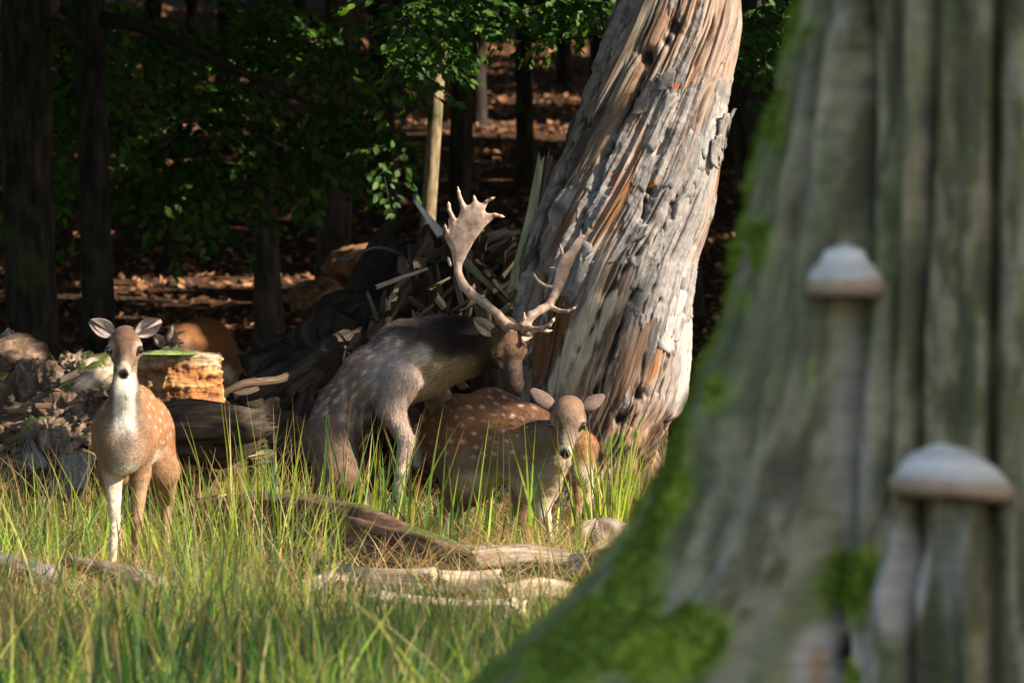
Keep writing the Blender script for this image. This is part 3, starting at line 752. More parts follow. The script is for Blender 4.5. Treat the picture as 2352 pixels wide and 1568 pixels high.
piece('wood_slab', (395, 1010), (560, 1075), 35.8, 36.0, .16, .09, M['midwood'], 43, 'brown split slab lying between the left doe and the buck')
piece('wood_branch', (395, 1085), (600, 1040), 35.4, 36.2, .07, .06, M['weathered'], 44, 'weathered branch lying in the grass right of the left doe')
for i in range(40):
    x, y, Y = rh.uniform(-20, 260), rh.uniform(880, 1080), rh.uniform(35.2, 36.2)
    an_ = rh.uniform(-.6, .6)
    L = rh.uniform(20, 70)
    piece('wood_flake', (x, y), (x + L * math.cos(an_), y - L * math.sin(an_)), Y, Y + rh.uniform(-.1, .1), rh.uniform(.02, .06), rh.uniform(.012, .03), M[rh.choice(['midwood', 'weathered', 'mossywood'])], 800 + i,
          'loose flake of decayed wood lying on the rotting wreck at the left', group='loose flakes on the rotting wreck', jag=.5, nl=8)

# ------------------------------------------------------------------ logs lying in the foreground grass
gp = lambda x, y, up=0.0: ground_hit(x, y) + np.array([0, 0, up])
tag(log('fallen_log', [P(478, 1225, 31.5), P(600, 1205, 31.3), P(720, 1215, 30.9), P(850, 1255, 30.3), P(980, 1295, 30.0), P(1100, 1328, 29.8), P(1160, 1352, 29.7)], [.165, .165, .165, .16, .145, .12, .08], M['logbark'], 90, nc=64, per=.02, amp=.14, jag=.3), 'long bent brown log lying through the grass with a pale broken left end', 'log')
piece('wood_slab', (1010, 1278), (1285, 1290), 31.4, 31.3, .13, .12, M['palewood'], 91, 'pale flat-topped split wood in front of the lowered doe\'s feet', face=(0, -.5, 1), nl=40)
tag(chunk('wood_lump', P(1250, 1272, 31.9), (.11, .12, .045), M['midwood'], 92), 'small dark wood lump on top of the pale split wood', 'wood lump')
tag(chunk('wood_lump', P(1372, 1245, 32.4), (.18, .15, .13), M['weathered'], 93, amp=.2), 'rounded tan lump of wood below the bright rush tuft', 'wood lump')
tag(log('fallen_log', [P(1180, 1345, 30.0), P(1290, 1338, 29.8), P(1430, 1330, 29.6)], [.10, .125, .13], M['weathered'], 94, nc=50, amp=.22), 'pale ridged driftwood-like log beside the mossy tree root', 'log')
for i, (x0, y0, x1, y1, w_, lb) in enumerate(((770, 1368, 1010, 1378, .10, 'pale curved strip of wood just below the long bent log'), (830, 1400, 1130, 1420, .11, 'weathered strip of wood second below the bent log'),
                                       (860, 1432, 1200, 1452, .10, 'long weathered strip of wood lowest below the bent log'), (1000, 1385, 1160, 1380, .08, 'short pale strip of wood touching the dark end of the bent log'))):
    a, b = gp(x0, y0, .09), gp(x1, y1, .09)
    tag(shard('wood_strip', a, b, w_, .09, M['palewood'] if i != 1 else M['weathered'], 95 + i, face=(0, -.4, 1), nl=34, bend=-.02), lb, 'wood')
tag(shard('wood_slab', gp(-40, 1345, .12), gp(105, 1375, .09), .15, .10, M['greywood'], 101, face=(0, -.5, 1)), 'grey weathered slab low at the left edge in front of the doe', 'wood')
tag(shard('wood_slab', gp(172, 1352, .13), gp(350, 1395, .08), .14, .09, M['weathered'], 102, face=(0, -.5, 1), taper=(.5, 1.1)), 'pointed pale-edged slab in the grass at the left doe\'s hooves', 'wood')

for i, (x0, y0, x1, y1, w_, mt, lb) in enumerate((
        (1085, 1330, 1300, 1318, .09, 'weathered', 'grey-brown split branch between the pale split wood and the driftwood-like log'),
        (690, 1395, 820, 1372, .07, 'weathered', 'short weathered branch left of the pale curved strip'),
        (1150, 1410, 1330, 1398, .09, 'palewood', 'pale broken branch under the driftwood-like log'),
        (560, 1290, 760, 1345, .08, 'midwood', 'brown branch lying below the bent log among green rushes'))):
    tag(log('fallen_branch', [gp(x0, y0, .08), (gp(x0, y0, .08) + gp(x1, y1, .08)) / 2 + (0, 0, .02), gp(x1, y1, .07)], [w_ * .5, w_ * .55, w_ * .4], M[mt], 140 + i, nc=24, amp=.2), lb, 'branch')

tag(log('fallen_log', [P(300, 1010, 35.1), P(420, 985, 35.1), P(500, 1000, 35.3), P(590, 985, 35.6)], [.12, .15, .14, .09], M['darkwood'], 45, nc=60, per=.02, amp=.26, jag=.3, endmat=M['darkwood']), 'dark decayed log lying across the foot of the orange stump', 'log')
# ------------------------------------------------------------------ big mossy beech in the foreground, with bracket fungi
TY = 13.4
KT = FP / TY
tcx = (2290 - 1176) / KT
lefts = np.array([[-200, 1868], [0, 1838], [150, 1795], [300, 1762], [450, 1722], [600, 1690], [750, 1648], [870, 1602], [980, 1560], [1100, 1510], [1200, 1450], [1310, 1380], [1410, 1290], [1500, 1190], [1568, 1108], [1700, 930], [1900, 640], [2258, 100]], float)
def left_w(z):
    zz = HCAM - (lefts[:, 0] - 580) / KT
    return np.interp(z, zz[::-1], ((2290 - lefts[:, 1]) / KT)[::-1])
def adiff(a, b): return (a - b + math.pi) % (2 * math.pi) - math.pi
def tree_r(th, z):
    wl = left_w(z)
    R0 = .36 + .10 * np.exp(-(z + .1) / .55)
    r = R0 + (wl - R0) * np.exp(-(adiff(th, math.radians(183)) / math.radians(34)) ** 2)
    # other root flares
    r = r + .42 * np.exp(-z / .42) * np.exp(-(adiff(th, math.radians(300)) / .38) ** 2) + .7 * np.exp(-z / .4) * (np.exp(-(adiff(th, math.radians(20)) / .4) ** 2) + np.exp(-(adiff(th, math.radians(95)) / .4) ** 2))
    # the broken knee low in front, moss on its top
    knee = sstep(.93, .80, z) * np.exp(-(adiff(th, math.radians(240) - .0) / .20) ** 2)
    r = r + .07 * knee
    r = r + .085 * np.exp(-(adiff(th, math.radians(259)) / .075) ** 2) * sstep(1.02, .93, z)
    wob = lambda k: .05 * vn(z * 1.6, k, 0, 71)
    for a0, a1, wdt, dep in ((218, 224, .050, .085), (243, 240, .042, .07), (266, 262, .036, .07), (276, 282, .04, .04), (205, 200, .05, .018), (231, 231, .05, .02), (252, 251, .04, .016)):
        c_ = np.radians(a0 + (a1 - a0) * np.clip((2.0 - z) / 1.4, 0, 1)) + wob(a0)
        r = r - dep * np.exp(-(adiff(th, c_) / wdt) ** 2)
    cx, cy = np.cos(th), np.sin(th)
    r = r + .011 * fbm(cx * 10, cy * 10, z * .55, 101, 4, .6)
    r = r + .022 * fbm(cx * 4, cy * 4, z * 1.6, 73, 4) + .006 * fbm(cx * 14, cy * 14, z * 4, 75, 3)
    return r
n1, n2 = 300, 460
th = np.concatenate([np.linspace(math.radians(150), math.radians(330), 380), np.linspace(math.radians(330), math.radians(510), 81)[1:-1]])
n2 = len(th)
zz = np.concatenate([np.linspace(-.12, .4, 40), np.linspace(.41, 2.4, 240), np.linspace(2.45, 6.0, 20)]); n1 = len(zz)
ZZ, AA = np.meshgrid(zz, th, indexing='ij')
R_ = tree_r(AA, ZZ)
V = np.stack([tcx + R_ * np.cos(AA), TY + R_ * np.sin(AA) * .92, ZZ], -1)
px = 1176 + V[..., 0] / V[..., 1] * FP; py = 580 - (V[..., 2] - HCAM) / V[..., 1] * FP
cx, cy = np.cos(AA), np.sin(AA)
L3 = lambda c: np.asarray(c, float)
col = L3((.25, .21, .128)) * (1 + .35 * fbm(cx * 5, cy * 5, ZZ * 1.1, 81, 4))[..., None]
def ap(m, c):
    global col
    col = col + (L3(c) - col) * np.clip(m, 0, 1)[..., None]
ap(sstep(.0, .6, fbm(cx * 7, cy * 7, ZZ * .9, 83, 3)) * .45, (.35, .285, .18))
ap(sstep(-.05, -.5, fbm(cx * 6, cy * 6, ZZ * .8, 84, 3)) * .7, (.085, .08, .068))
ap(sstep(.15, .6, fbm(cx * 3.5, cy * 3.5, ZZ * 1.2, 85, 3)) * .75, (.15, .18, .065))
ap(sstep(.45, .8, fbm(cx * 18, cy * 18, ZZ * 8, 86, 3)) * .5, (.45, .43, .39))
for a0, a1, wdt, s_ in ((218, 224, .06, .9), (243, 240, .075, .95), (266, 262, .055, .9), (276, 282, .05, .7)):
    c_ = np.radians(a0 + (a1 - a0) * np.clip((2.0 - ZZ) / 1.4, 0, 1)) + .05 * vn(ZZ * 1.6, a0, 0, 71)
    ap(np.exp(-(adiff(AA, c_) / wdt) ** 2) * s_ * (.75 + .3 * vn(cx * 8, cy * 8, ZZ * 2, 87)), (.035, .035, .038) if a0 in (243, 266) else (.055, .043, .03))  # groove shade painted dark as well as cut into the trunk
wr = np.exp(-(vn(ZZ * 11 + .8 * cx, AA * 1.6, 0, 77) / .07) ** 2); fur_ = fbm(cx * 10, cy * 10, ZZ * .55, 101, 4, .6)
ap(sstep(.12, -.38, fur_) * .8, (.045, .038, .03)); ap(sstep(.15, .6, fur_) * .55, (.40, .35, .28))
ap(sstep(.25, .5, fbm(cx * 7, cy * 7, ZZ * 6, 103, 4)) * .3, (.13, .12, .085)); ap(sstep(.35, .6, fbm(cx * 14, cy * 14, ZZ * 7, 104, 3)) * .35, (.44, .40, .34))
ap(.40 + 0 * px, (.225, .19, .065))
mot = fbm(cx * 13, cy * 13, ZZ * 7.5, 111, 4, .6)
ap(sstep(.05, .55, mot) * .55, (.38, .32, .205)); ap(sstep(-.05, -.5, mot) * .55, (.075, .07, .05))
ap(sstep(.2, .55, fbm(cx * 20, cy * 20, ZZ * 3, 113, 3)) * .4, (.13, .16, .05))
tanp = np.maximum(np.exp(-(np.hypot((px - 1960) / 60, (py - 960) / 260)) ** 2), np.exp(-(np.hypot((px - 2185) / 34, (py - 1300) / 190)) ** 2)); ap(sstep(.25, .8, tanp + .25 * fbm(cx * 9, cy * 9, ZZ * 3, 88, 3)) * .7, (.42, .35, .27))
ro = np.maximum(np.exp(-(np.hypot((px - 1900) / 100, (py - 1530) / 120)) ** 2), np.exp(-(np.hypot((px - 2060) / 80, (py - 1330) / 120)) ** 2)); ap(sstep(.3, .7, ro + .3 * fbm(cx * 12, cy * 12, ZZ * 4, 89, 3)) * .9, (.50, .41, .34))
og = np.exp(-(np.hypot((px - 1880) / 26, (py - 1540) / 70)) ** 2); ap(sstep(.4, .7, og), (.42, .26, .14))
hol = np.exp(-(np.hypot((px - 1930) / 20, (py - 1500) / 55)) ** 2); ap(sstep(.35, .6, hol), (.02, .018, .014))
# moss: a real coat on the flank and roots
lw = lambda y: np.interp(y, lefts[:, 0], lefts[:, 1])
e_ = px - lw(py)
mo = 0 * px
for x0, y0, rx, ry, s_ in ((1790, 290, 42, 120, 1.0), (1752, 560, 40, 110, 1.1), (1715, 690, 34, 70, .8), (1840, 60, 30, 90, .8), (1640, 900, 60, 90, .8), (1560, 1120, 70, 120, .75), (1440, 1290, 110, 130, 1.0), (1520, 1480, 210, 130, 1.15), (1290, 1490, 150, 110, 1.2), (1360, 1400, 120, 80, 1.1), (1720, 1150, 40, 90, .55), (1930, 1325, 115, 85, 1.05), (2000, 1390, 80, 60, .7), (1880, 1400, 60, 60, .6), (1960, 1545, 40, 40, .7)):
    mo = np.maximum(mo, s_ * np.exp(-(np.hypot((px - x0) / rx, (py - y0) / ry)) ** 2))
mo = np.maximum(mo, (.70 + .25 * sstep(760, 1100, py)) * np.exp(-(e_ / (38 + 150 * sstep(850, 1500, py))) ** 2))
mo = mo + .55 * fbm(cx * 9, cy * 9, ZZ * 4, 91, 5, .6)
mm = sstep(.42, 1.0, mo) * (np.sin(AA) < .3)
br = sstep(-.4, .6, fbm(cx * 15, cy * 15, ZZ * 14, 92, 3))
mcol = L3((.10, .15, .018))[None, None] + (L3((.26, .33, .035)) - L3((.10, .15, .018))) * ((.35 + .65 * br) * sstep(.4, .95, mo))[..., None]
col = col * (1 - mm[..., None]) + mcol * mm[..., None]
V = V + np.stack([np.cos(AA), np.sin(AA), 0 * AA + .2], -1) * (mm * (.006 + .008 * fbm(cx * 30, cy * 30, ZZ * 30, 93, 2)))[..., None]
hd = np.exp(-(np.hypot((px - 1930) / 16, (py - 1500) / 50)) ** 2); V = V - np.stack([np.cos(AA), np.sin(AA), 0 * AA], -1) * (.05 * hd)[..., None]
M['beechbark'] = vcol_mat('beech_bark', (16, 22), .9, .5, .008, (.72, 1.28))
tree = empty('beech_tree', (tcx, TY, 0), 'huge grey-green beech trunk close by at the right with moss and flared root', 'tree')
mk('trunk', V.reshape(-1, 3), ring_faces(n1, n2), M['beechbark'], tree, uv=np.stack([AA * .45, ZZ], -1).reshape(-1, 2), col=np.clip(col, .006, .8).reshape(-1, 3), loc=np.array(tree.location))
# moss cushions on the root
rm = np.random.default_rng(5)
fm = mm * (np.sin(AA) < .1) * (mo > .7); sel = np.argwhere(fm > .8); sel = sel[rm.choice(len(sel), 9000)]
p = V[sel[:, 0], sel[:, 1]]; nn = nrm(np.stack([np.cos(AA), np.sin(AA), 0 * AA + .5], -1)[sel[:, 0], sel[:, 1]])
dd = nrm(nn + rm.normal(0, .5, p.shape)); s_ = nrm(np.cross(dd, rm.normal(size=p.shape))) * .004
Lm = rm.uniform(.008, .022, (len(p), 1))
mk('moss_tufts', np.stack([p - s_, p + s_, p + dd * Lm], 1).reshape(-1, 3), np.arange(3 * len(p)).reshape(-1, 3), M['grass'], tree, col=np.repeat(np.clip(mcol[sel[:, 0], sel[:, 1]] * rm.uniform(.7, 1.6, (len(p), 1)), 0, 1), 3, 0), smooth=False, loc=np.array(tree.location))['kind'] = 'stuff'

def fungus(cx_, ytop, yrim, ybot, wpx, label, seed, peak):
    """a hoof fungus: banded white hood, tan growing edge, brown pores below"""
    xw = (cx_ - 1176) / KT
    th0 = 2 * math.pi - math.acos(np.clip((xw - tcx) / .45, -.95, .95))
    zmid = HCAM - (yrim - 580) / KT
    rr = float(tree_r(np.array(th0), np.array(zmid)))
    bx, by = tcx + rr * math.cos(th0), TY + rr * math.sin(th0) * .92
    k = FP / by
    W2 = wpx / 2 / k; H = (yrim - ytop) / k; Hr = (ybot - yrim) / k
    zr = HCAM - (yrim - 580) / k
    xc = (cx_ - 1176) / k
    root = empty('bracket_fungus', (xc, by, zr), label, 'fungus', 'bracket fungi on the near beech')
    na = 64; a = np.linspace(0, 2 * math.pi, na, endpoint=False)
    def lathe(name, prof, mat, cols):
        prof = np.array(prof); n_ = len(prof)
        K_, A_ = np.meshgrid(np.arange(n_), a, indexing='ij')
        r = prof[K_, 0] * (1 + .05 * fbm(np.cos(A_) * 1.5, np.sin(A_) * 1.5, K_ * .3, seed, 2))
        dep = .95
        V_ = np.stack([xc + r * np.cos(A_) * (1 + (0 if peak else .10) * np.cos(A_)) - (.0 if peak else .10) * prof[K_, 1], by + r * dep * np.sin(A_), zr + prof[K_, 1] - (.0 if peak else .16) * np.maximum(0, r * np.cos(A_)) ** 1.0 * .6 + .03 * H * fbm(np.cos(A_) * 1.5, np.sin(A_) * 1.5, K_ * .12, seed + 3, 2)], -1)
        c_ = np.asarray(cols)[K_.ravel()] * (1 + .1 * fbm(np.cos(A_.ravel()) * 6, np.sin(A_.ravel()) * 6, K_.ravel() * .5, 4, 2))[:, None]
        return mk(name, V_.reshape(-1, 3), ring_faces(n_, na)[:, ::-1], mat, root, uv=np.stack([A_ * .1, K_ * .01], -1).reshape(-1, 2), col=np.clip(c_, 0, .9), loc=np.array(root.location))
    pr, pc = [], []
    for i, t in enumerate(np.linspace(0, 1, 40)):
        rad_ = W2 * (.015 + .985 * t)
        hgt = H * float(np.interp(t, [0, .25, .48, .60, .66, .80, .93, 1], [1, .97, .82, .62, .50, .36, .13, 0])) if peak else H * float(np.interp(t, [0, .3, .58, .78, .94, 1], [1, .95, .72, .44, .15, 0]))
        band = math.sin(t * (14 if peak else 9) + 1.0)
        pr.append((rad_ * (1 + .010 * band), max(0, hgt) + .0015 * band * (1 - t)))
        wv = .5 + .5 * math.sin(t * (14 if peak else 9) + .3)
        pc.append(np.array((.80, .72, .62)) * (.78 + .22 * wv) * (1 if t < .86 else .8))
    lathe('hood', pr, M['fungus'], pc)
    lathe('growing_edge', [(W2 * .985, .003), (W2 * 1.015, -Hr * .25), (W2 * 1.01, -Hr * .7), (W2 * .95, -Hr * 1.0), (W2 * .86, -Hr * 1.04)], M['fungus'], [(.46, .35, .26), (.50, .34, .23), (.33, .21, .13), (.15, .095, .06), (.10, .062, .042)])  # edge darkens downwards: brown underside plus painted shade below the rim
    lathe('pore_surface', [(W2 * .87, -Hr * 1.035), (W2 * .6, -Hr * .95), (W2 * .3, -Hr * .9), (.002, -Hr * .9)], M['fungus'], [(.16, .10, .065)] * 4)
    return root
M['fungus'] = vcol_mat('fungus_skin', (60, 60), .7, .4, .004, (.85, 1.12))
fungus(1940, 562, 640, 682, 175, 'smaller pale hoof fungus with peaked hood, upper one on the near beech', 3, 1)
fungus(2172, 1020, 1098, 1140, 277, 'larger white-topped bracket fungus, lower one on the near beech', 5, 0)

# ------------------------------------------------------------------ trees of the wood behind
def bg_tree(px_, Y, wpx, label, mat='bark', lean=0.0, hgt=10, group=None, px_top=None, name='forest_tree', y_top=0):
    p0 = ground_hit(px_, 0) * 0 + np.array([P(px_, 700, Y)[0], Y, 0.]); p0[2] = float(gz(p0[0], Y)) - .1
    r0 = wpx / 2 / FP * Y
    if px_top is not None:
        pt_ = P(px_top, y_top, Y); lean = (pt_[0] - p0[0]) / (pt_[2] - p0[2])
    root = empty(name, p0, label, 'tree', group)
    zs_ = [0, .25, .8, 2, 4, 6.5, hgt]
    pts = [p0 + np.array([lean * z + (0 if px_top is not None else .06 * math.sin(z * .7 + px_)), .05 * math.sin(z + Y), z]) for z in zs_]
    rs = [r0 * k for k in (1.5, 1.18, 1.02, .97, .90, .8, .6)]
    log('trunk', pts, rs, M[mat], int(px_ + Y) % 97, root, nc=26, per=.12, amp=.06, ends=False)
    return root, p0
def spray(leaves, twigs, base, d, L, rs, size, droop=.25, n=34, up=(0, 0, 1)):
    """one flat beech spray: a twig with leaves alternating left and right"""
    d = nrm(d); side = nrm(np.cross(d, up)); nrm_ = np.cross(side, d)
    pts = []
    for i in range(n):
        t = (i + .5) / n
        c_ = base + d * L * t + np.array([0, 0, -1]) * droop * L * t * t
        pts.append(c_)
        sg = 1 if i % 2 else -1
        wdt = L * .42 * math.sin(math.pi * min(1, t * .9 + .1)) * rs.uniform(.15, 1.0)
        lc = c_ + side * sg * wdt + d * rs.uniform(-.02, .05) + nrm_ * rs.normal(0, .02) - np.array([0, 0, 1]) * abs(wdt) * rs.uniform(.1, .5)
        ld = nrm(side * sg * .8 + d * .6 + np.array([0, 0, -.35]) + rs.normal(0, .25, 3))
        ln = nrm(nrm_ * .6 + np.array([0, -.5, .2]) + rs.normal(0, .45, 3))
        leaves.append((lc, ld, ln, size * rs.uniform(.5, 1.3)))
    twigs.append(pts)
def leaf_mesh(name, leaves, mat, parent):
    c_ = np.array([l[0] for l in leaves]); d = np.array([l[1] for l in leaves]); n_ = np.array([l[2] for l in leaves]); s_ = np.array([l[3] for l in leaves])[:, None]
    n_ = nrm(n_ - (n_ * d).sum(1, keepdims=True) * d); w_ = np.cross(d, n_)
    q = lambda a, b, e: c_ + s_ * (a * d + b * w_ + e * n_)
    V_ = np.stack([q(-.5, 0, 0), q(-.22, .26, .05), q(.15, .28, .05), q(.55, 0, -.06), q(.15, -.28, .05), q(-.22, -.26, .05)], 1).reshape(-1, 3)
    b = np.arange(len(leaves))[:, None] * 6
    F = np.concatenate([b + np.array([0, 1, 2, 3]), b + np.array([0, 3, 4, 5])])
    return mk(name, V_, F, mat, parent, smooth=False, loc=np.array(parent.location))
def tube_mesh(name, lines, r, mat, parent):
    Vs, Fs, o = [], [], 0
    for pts in lines:
        p = np.array(pts); n_ = len(p); T_ = nrm(np.gradient(p, axis=0)); S_ = nrm(np.cross(T_, [0, .3, 1])); U_ = np.cross(S_, T_)
        rr = r * np.linspace(1, .35, n_)
        for k in range(4):
            a = k * math.pi / 2; Vs.append(p + S_ * (rr * math.cos(a))[:, None] + U_ * (rr * math.sin(a))[:, None])
        ii = np.arange(n_)
        for k in range(4):
            k2 = (k + 1) % 4
            Fs.append(np.stack([o + k * n_ + ii[:-1], o + k2 * n_ + ii[:-1], o + k2 * n_ + ii[1:], o + k * n_ + ii[1:]], 1))
        o += 4 * n_
    return mk(name, np.concatenate(Vs), np.concatenate(Fs), mat, parent, uv=np.zeros((o, 2)), loc=np.array(parent.location))
rt_ = np.random.default_rng(23)
def foliage(root, spots, n, size, L=(.35, .7), nl=34):
    """spots: (px, py, Y, spread px x, spread px y)"""
    leaves, twigs = [], []
    tot = sum(s[3] * s[4] for s in spots)
    for x, y, Y, sx, sy in spots:
        for _ in range(max(2, int(n * sx * sy / tot))):
            p = P(x + rt_.uniform(-1, 1) * sx, y + rt_.uniform(-1, 1) * sy, Y + rt_.uniform(-1.2, 1.2))
            a = rt_.uniform(-1, 1)
            d = np.array([math.cos(a * 2.6), rt_.uniform(-.6, .6), -rt_.uniform(0, .6)])
            spray(leaves, twigs, p, d, rt_.uniform(*L), rt_, size, rt_.uniform(.1, .4), nl)
    tube_mesh('twigs', twigs, .006, M['bark'], root)['kind'] = 'stuff'
    leaf_mesh('foliage', leaves, M['leaf'], root)['kind'] = 'stuff'
def limb(root, pts, r0):
    log('limb', pts, np.linspace(r0, r0 * .3, len(pts)), M['bark'], 3, root, nc=12, per=.08, amp=.05, ends=False)

t1, p1 = bg_tree(222, 46.5, 74, 'dark trunk rising above the left doe, leaves spreading to the right')
limb(t1, [p1 + (0, 0, 3.2), P(330, 60, 46.2), P(520, 150, 46), P(760, 260, 45.8)], .06)
foliage(t1, [(560, 160, 52, 260, 120), (330, 330, 52, 170, 130), (620, 320, 52, 180, 80), (820, 250, 52, 75, 80), (420, 430, 52, 120, 40), (480, 40, 52, 260, 70)], 190, .095, (.38, .7), 26)
t2, p2 = bg_tree(78, 45.2, 120, 'thick dark trunk at the far left of the wood')
limb(t2, [p2 + (0, 0, 3.0), P(120, 40, 45), P(200, 120, 45)], .05)
foliage(t2, [(90, 90, 49, 160, 110), (90, 320, 49.5, 130, 130), (200, 200, 49, 120, 120)], 95, .095, (.35, .6), 26)
t3, p3 = bg_tree(1072, 51.5, 50, 'dark trunk behind the pale sapling, bearing bright leaves at the top')
limb(t3, [p3 + (0, 0, 3.0), P(1060, -60, 45), P(980, 0, 43), P(900, 70, 42)], .04)
foliage(t3, [(1100, 8, 42, 230, 26), (960, 60, 41.8, 60, 40), (900, 120, 41.8, 30, 40), (1350, -5, 42, 90, 25)], 85, .075, (.25, .42), 22)
foliage_ = foliage
t4, p4 = bg_tree(1742, 46, 120, 'dark trunk seen between the dead trunk and the near beech')
limb(t4, [p4 + (0, 0, 3.0), P(1745, -40, 43.5), P(1740, 40, 42.5)], .04)
foliage(t4, [(1755, 60, 42.4, 50, 60), (1715, 125, 42.4, 22, 35), (1780, 10, 42.5, 60, 30)], 42, .08, (.22, .38), 20)
sap, sp0 = bg_tree(950, 48.0, 36, 'slim pale sunlit sapling leaning beside the antler', 'sapbark', hgt=5, px_top=1012, y_top=60, name='sapling')
foliage(sap, [(905, 370, 48.4, 40, 40), (1030, 130, 48.4, 40, 30)], 10, .07, (.25, .4), 20)
bg_tree(612, 56, 60, 'greyish smooth trunk in the upper left wood', 'purplebark')
bg_tree(772, 60, 76, 'reddish-dark trunk at the top left of the pale sapling', 'purplebark')
bg_tree(868, 70, 60, 'black trunk deep in the wood left of the pale sapling')
for i, (x, Y, w_) in enumerate(((-60, 52, 60), (150, 66, 44), (345, 82, 40), (520, 95, 36), (690, 120, 34), (905, 105, 40), (1110, 88, 30), (1195, 75, 40), (1290, 112, 36), (1370, 66, 60), (1560, 60, 70), (1660, 78, 50), (1830, 58, 60), (2000, 70, 60), (2250, 60, 80), (-250, 60, 70), (2480, 64, 80), (435, 130, 30), (590, 140, 30), (1240, 150, 30), (1140, 140, 26))):
    bg_tree(x, Y, w_, 'dim trunk standing deep in the shaded wood', group='dim trunks deep in the wood')

# dry leaves over the slope
rl = np.random.default_rng(61)
n = 56000
yy = 40 + 110 * rl.uniform(0, 1, n) ** 1.6
xx = rl.uniform(-1, 1, n) * (1176 / FP * yy + 2.6)
ln = nrm(np.stack([rl.normal(0, .5, n), rl.normal(-.3, .5, n), np.ones(n)], 1)); ld = nrm(rl.normal(size=(n, 3)))
lv = [(np.array([a, b, float(c_)]), d, e, s) for a, b, c_, d, e, s in zip(xx, yy, gz(xx, yy) + .025, ld, ln, rl.uniform(.04, .11, n) * (1 + (yy - 40) / 110))]
class _R: location = (0, 0, 0)
lo_ = leaf_mesh('fallen_leaves', lv, M['litter'], None) if False else None
c_ = np.array([l[0] for l in lv]); d = np.array([l[1] for l in lv]); n_ = np.array([l[2] for l in lv]); s_ = np.array([l[3] for l in lv])[:, None]
d = nrm(d - (d * n_).sum(1, keepdims=True) * n_); w_ = np.cross(d, n_)
q = lambda a, b, e: c_ + s_ * (a * d + b * w_ + e * n_)
Vl = np.stack([q(-.5, 0, .1), q(0, .3, 0), q(.5, 0, .12), q(0, -.3, 0)], 1).reshape(-1, 3)
tag(mk('fallen_leaves', Vl, np.arange(4 * n).reshape(-1, 4), M['litter'], smooth=False), kind='stuff')
# low mounds of the slope that catch the light
for i, (x, y, Y, rx, rz) in enumerate(((850, 590, 58, .36, .20), (735, 660, 57, .28, .16), (1150, 600, 60, .30, .2))):
    p = P(x, y, Y)
    tag(chunk('leaf_mound', p + (0, 0, -.1), (rx, .5, rz), M['mound'], 90 + i, amp=.25), ('tall sunlit mound left of the leaning pole', 'lower rusty mound left of the tall sunlit one', 'small rusty mound between antler and dead trunk')[i], 'mound')
# ------------------------------------------------------------------ grass
GREENS = np.array([(.055, .17, .028), (.085, .24, .038), (.13, .30, .05), (.09, .22, .07), (.05, .14, .05)])
YEL = np.array([(.34, .50, .04), (.44, .54, .06), (.28, .46, .035)])
STRAW = np.array([(.46, .36, .17), (.55, .45, .25), (.36, .25, .10), (.42, .24, .09)])
def blades(name, base, h_, wd, colr, seed, parent=None, lean=.35, seg=4, kind=None, loc=None, tipcol=None, splay=None, curve=(.05, .5)):
    r = np.random.default_rng(seed)
    n = len(base)
    az = r.uniform(0, 2 * math.pi, n)
    ld = np.stack([np.cos(az), np.sin(az), 0 * az], 1)
    ln = np.abs(r.normal(0, lean, n))
    if splay is not None: ld = splay; 
    cur = r.uniform(curve[0], curve[1], n) * (.4 + ln)
    fz = r.uniform(0, 2 * math.pi, n); sd_ = np.stack([np.cos(fz), np.sin(fz) * .5, 0 * fz], 1)
    rows_ = []
    for k in range(seg + 1):
        t = k / seg
        c_ = base + np.array([0, 0, 1.]) * (h_ * (t - .25 * cur * t * t))[:, None] + ld * (h_ * (ln * t + cur * t * t))[:, None]
        ww = (wd * (1 - t ** 2.2) * .5 + .0003)[:, None]
        rows_ += [c_ - sd_ * ww, c_ + sd_ * ww]
    V_ = np.stack(rows_, 1)
    b = (np.arange(n) * (2 * (seg + 1)))[:, None]
    F = np.concatenate([b + np.array([2 * k, 2 * k + 1, 2 * k + 3, 2 * k + 2]) for k in range(seg)])
    cl = np.repeat(colr[:, None, :], 2 * (seg + 1), 1)
    if tipcol is not None:
        tm = np.repeat(np.linspace(0, 1, seg + 1), 2)[None, :, None] ** 4
        cl = cl + (tipcol[:, None, :] - cl) * tm
    o = mk(name, V_.reshape(-1, 3), F, M['grass'], parent, col=np.clip(cl.reshape(-1, 3), 0, 1), loc=loc)
    if kind: o['kind'] = kind
    return o
def pick(r, n, pal, p=None):
    c_ = pal[r.choice(len(pal), n, p=p)] * np.exp(r.normal(0, .18, (n, 1))); return np.clip(c_, 0, 1)
rg = np.random.default_rng(12)
def field(n, y0, y1, margin=1.9):
    yy = np.sqrt(rg.uniform(y0 ** 2, y1 ** 2, n))
    xx = rg.uniform(-1, 1, n) * (1176 / FP * yy + margin)
    return xx, yy
def thin(xx, yy, ex):
    """keep clear of the trunks and of places trodden bare"""
    k = np.hypot(xx - tcx, yy - TY) > .5
    return k
n = 118000
xx, yy = field(n, 16.5, 37.2)
clump = fbm(xx * 1.6, yy * 1.2, 0, 121, 3); straw = fbm(xx * .9, yy * .6, 0, 125, 3)
k = (rg.uniform(0, 1, n) < .62 + .5 * clump)
xx, yy, clump, straw = xx[k], yy[k], clump[k], straw[k]; n = len(xx)
hh = rg.uniform(.08, .25, n) * (1 + .55 * np.clip(clump, -.6, 1))
hh *= 1 - .35 * sstep(33, 36.5, yy)
pxg = 1176 + xx / yy * FP
bare = sstep(680, 800, pxg) * sstep(25, 27.5, yy) * sstep(33.2, 31.5, yy) + .8 * sstep(520, 350, pxg) * sstep(25.5, 27, yy) * sstep(29.6, 28.4, yy)
hh *= 1 - .80 * np.clip(bare, 0, 1)
kb = rg.uniform(0, 1, n) > .45 * np.clip(bare, 0, 1)
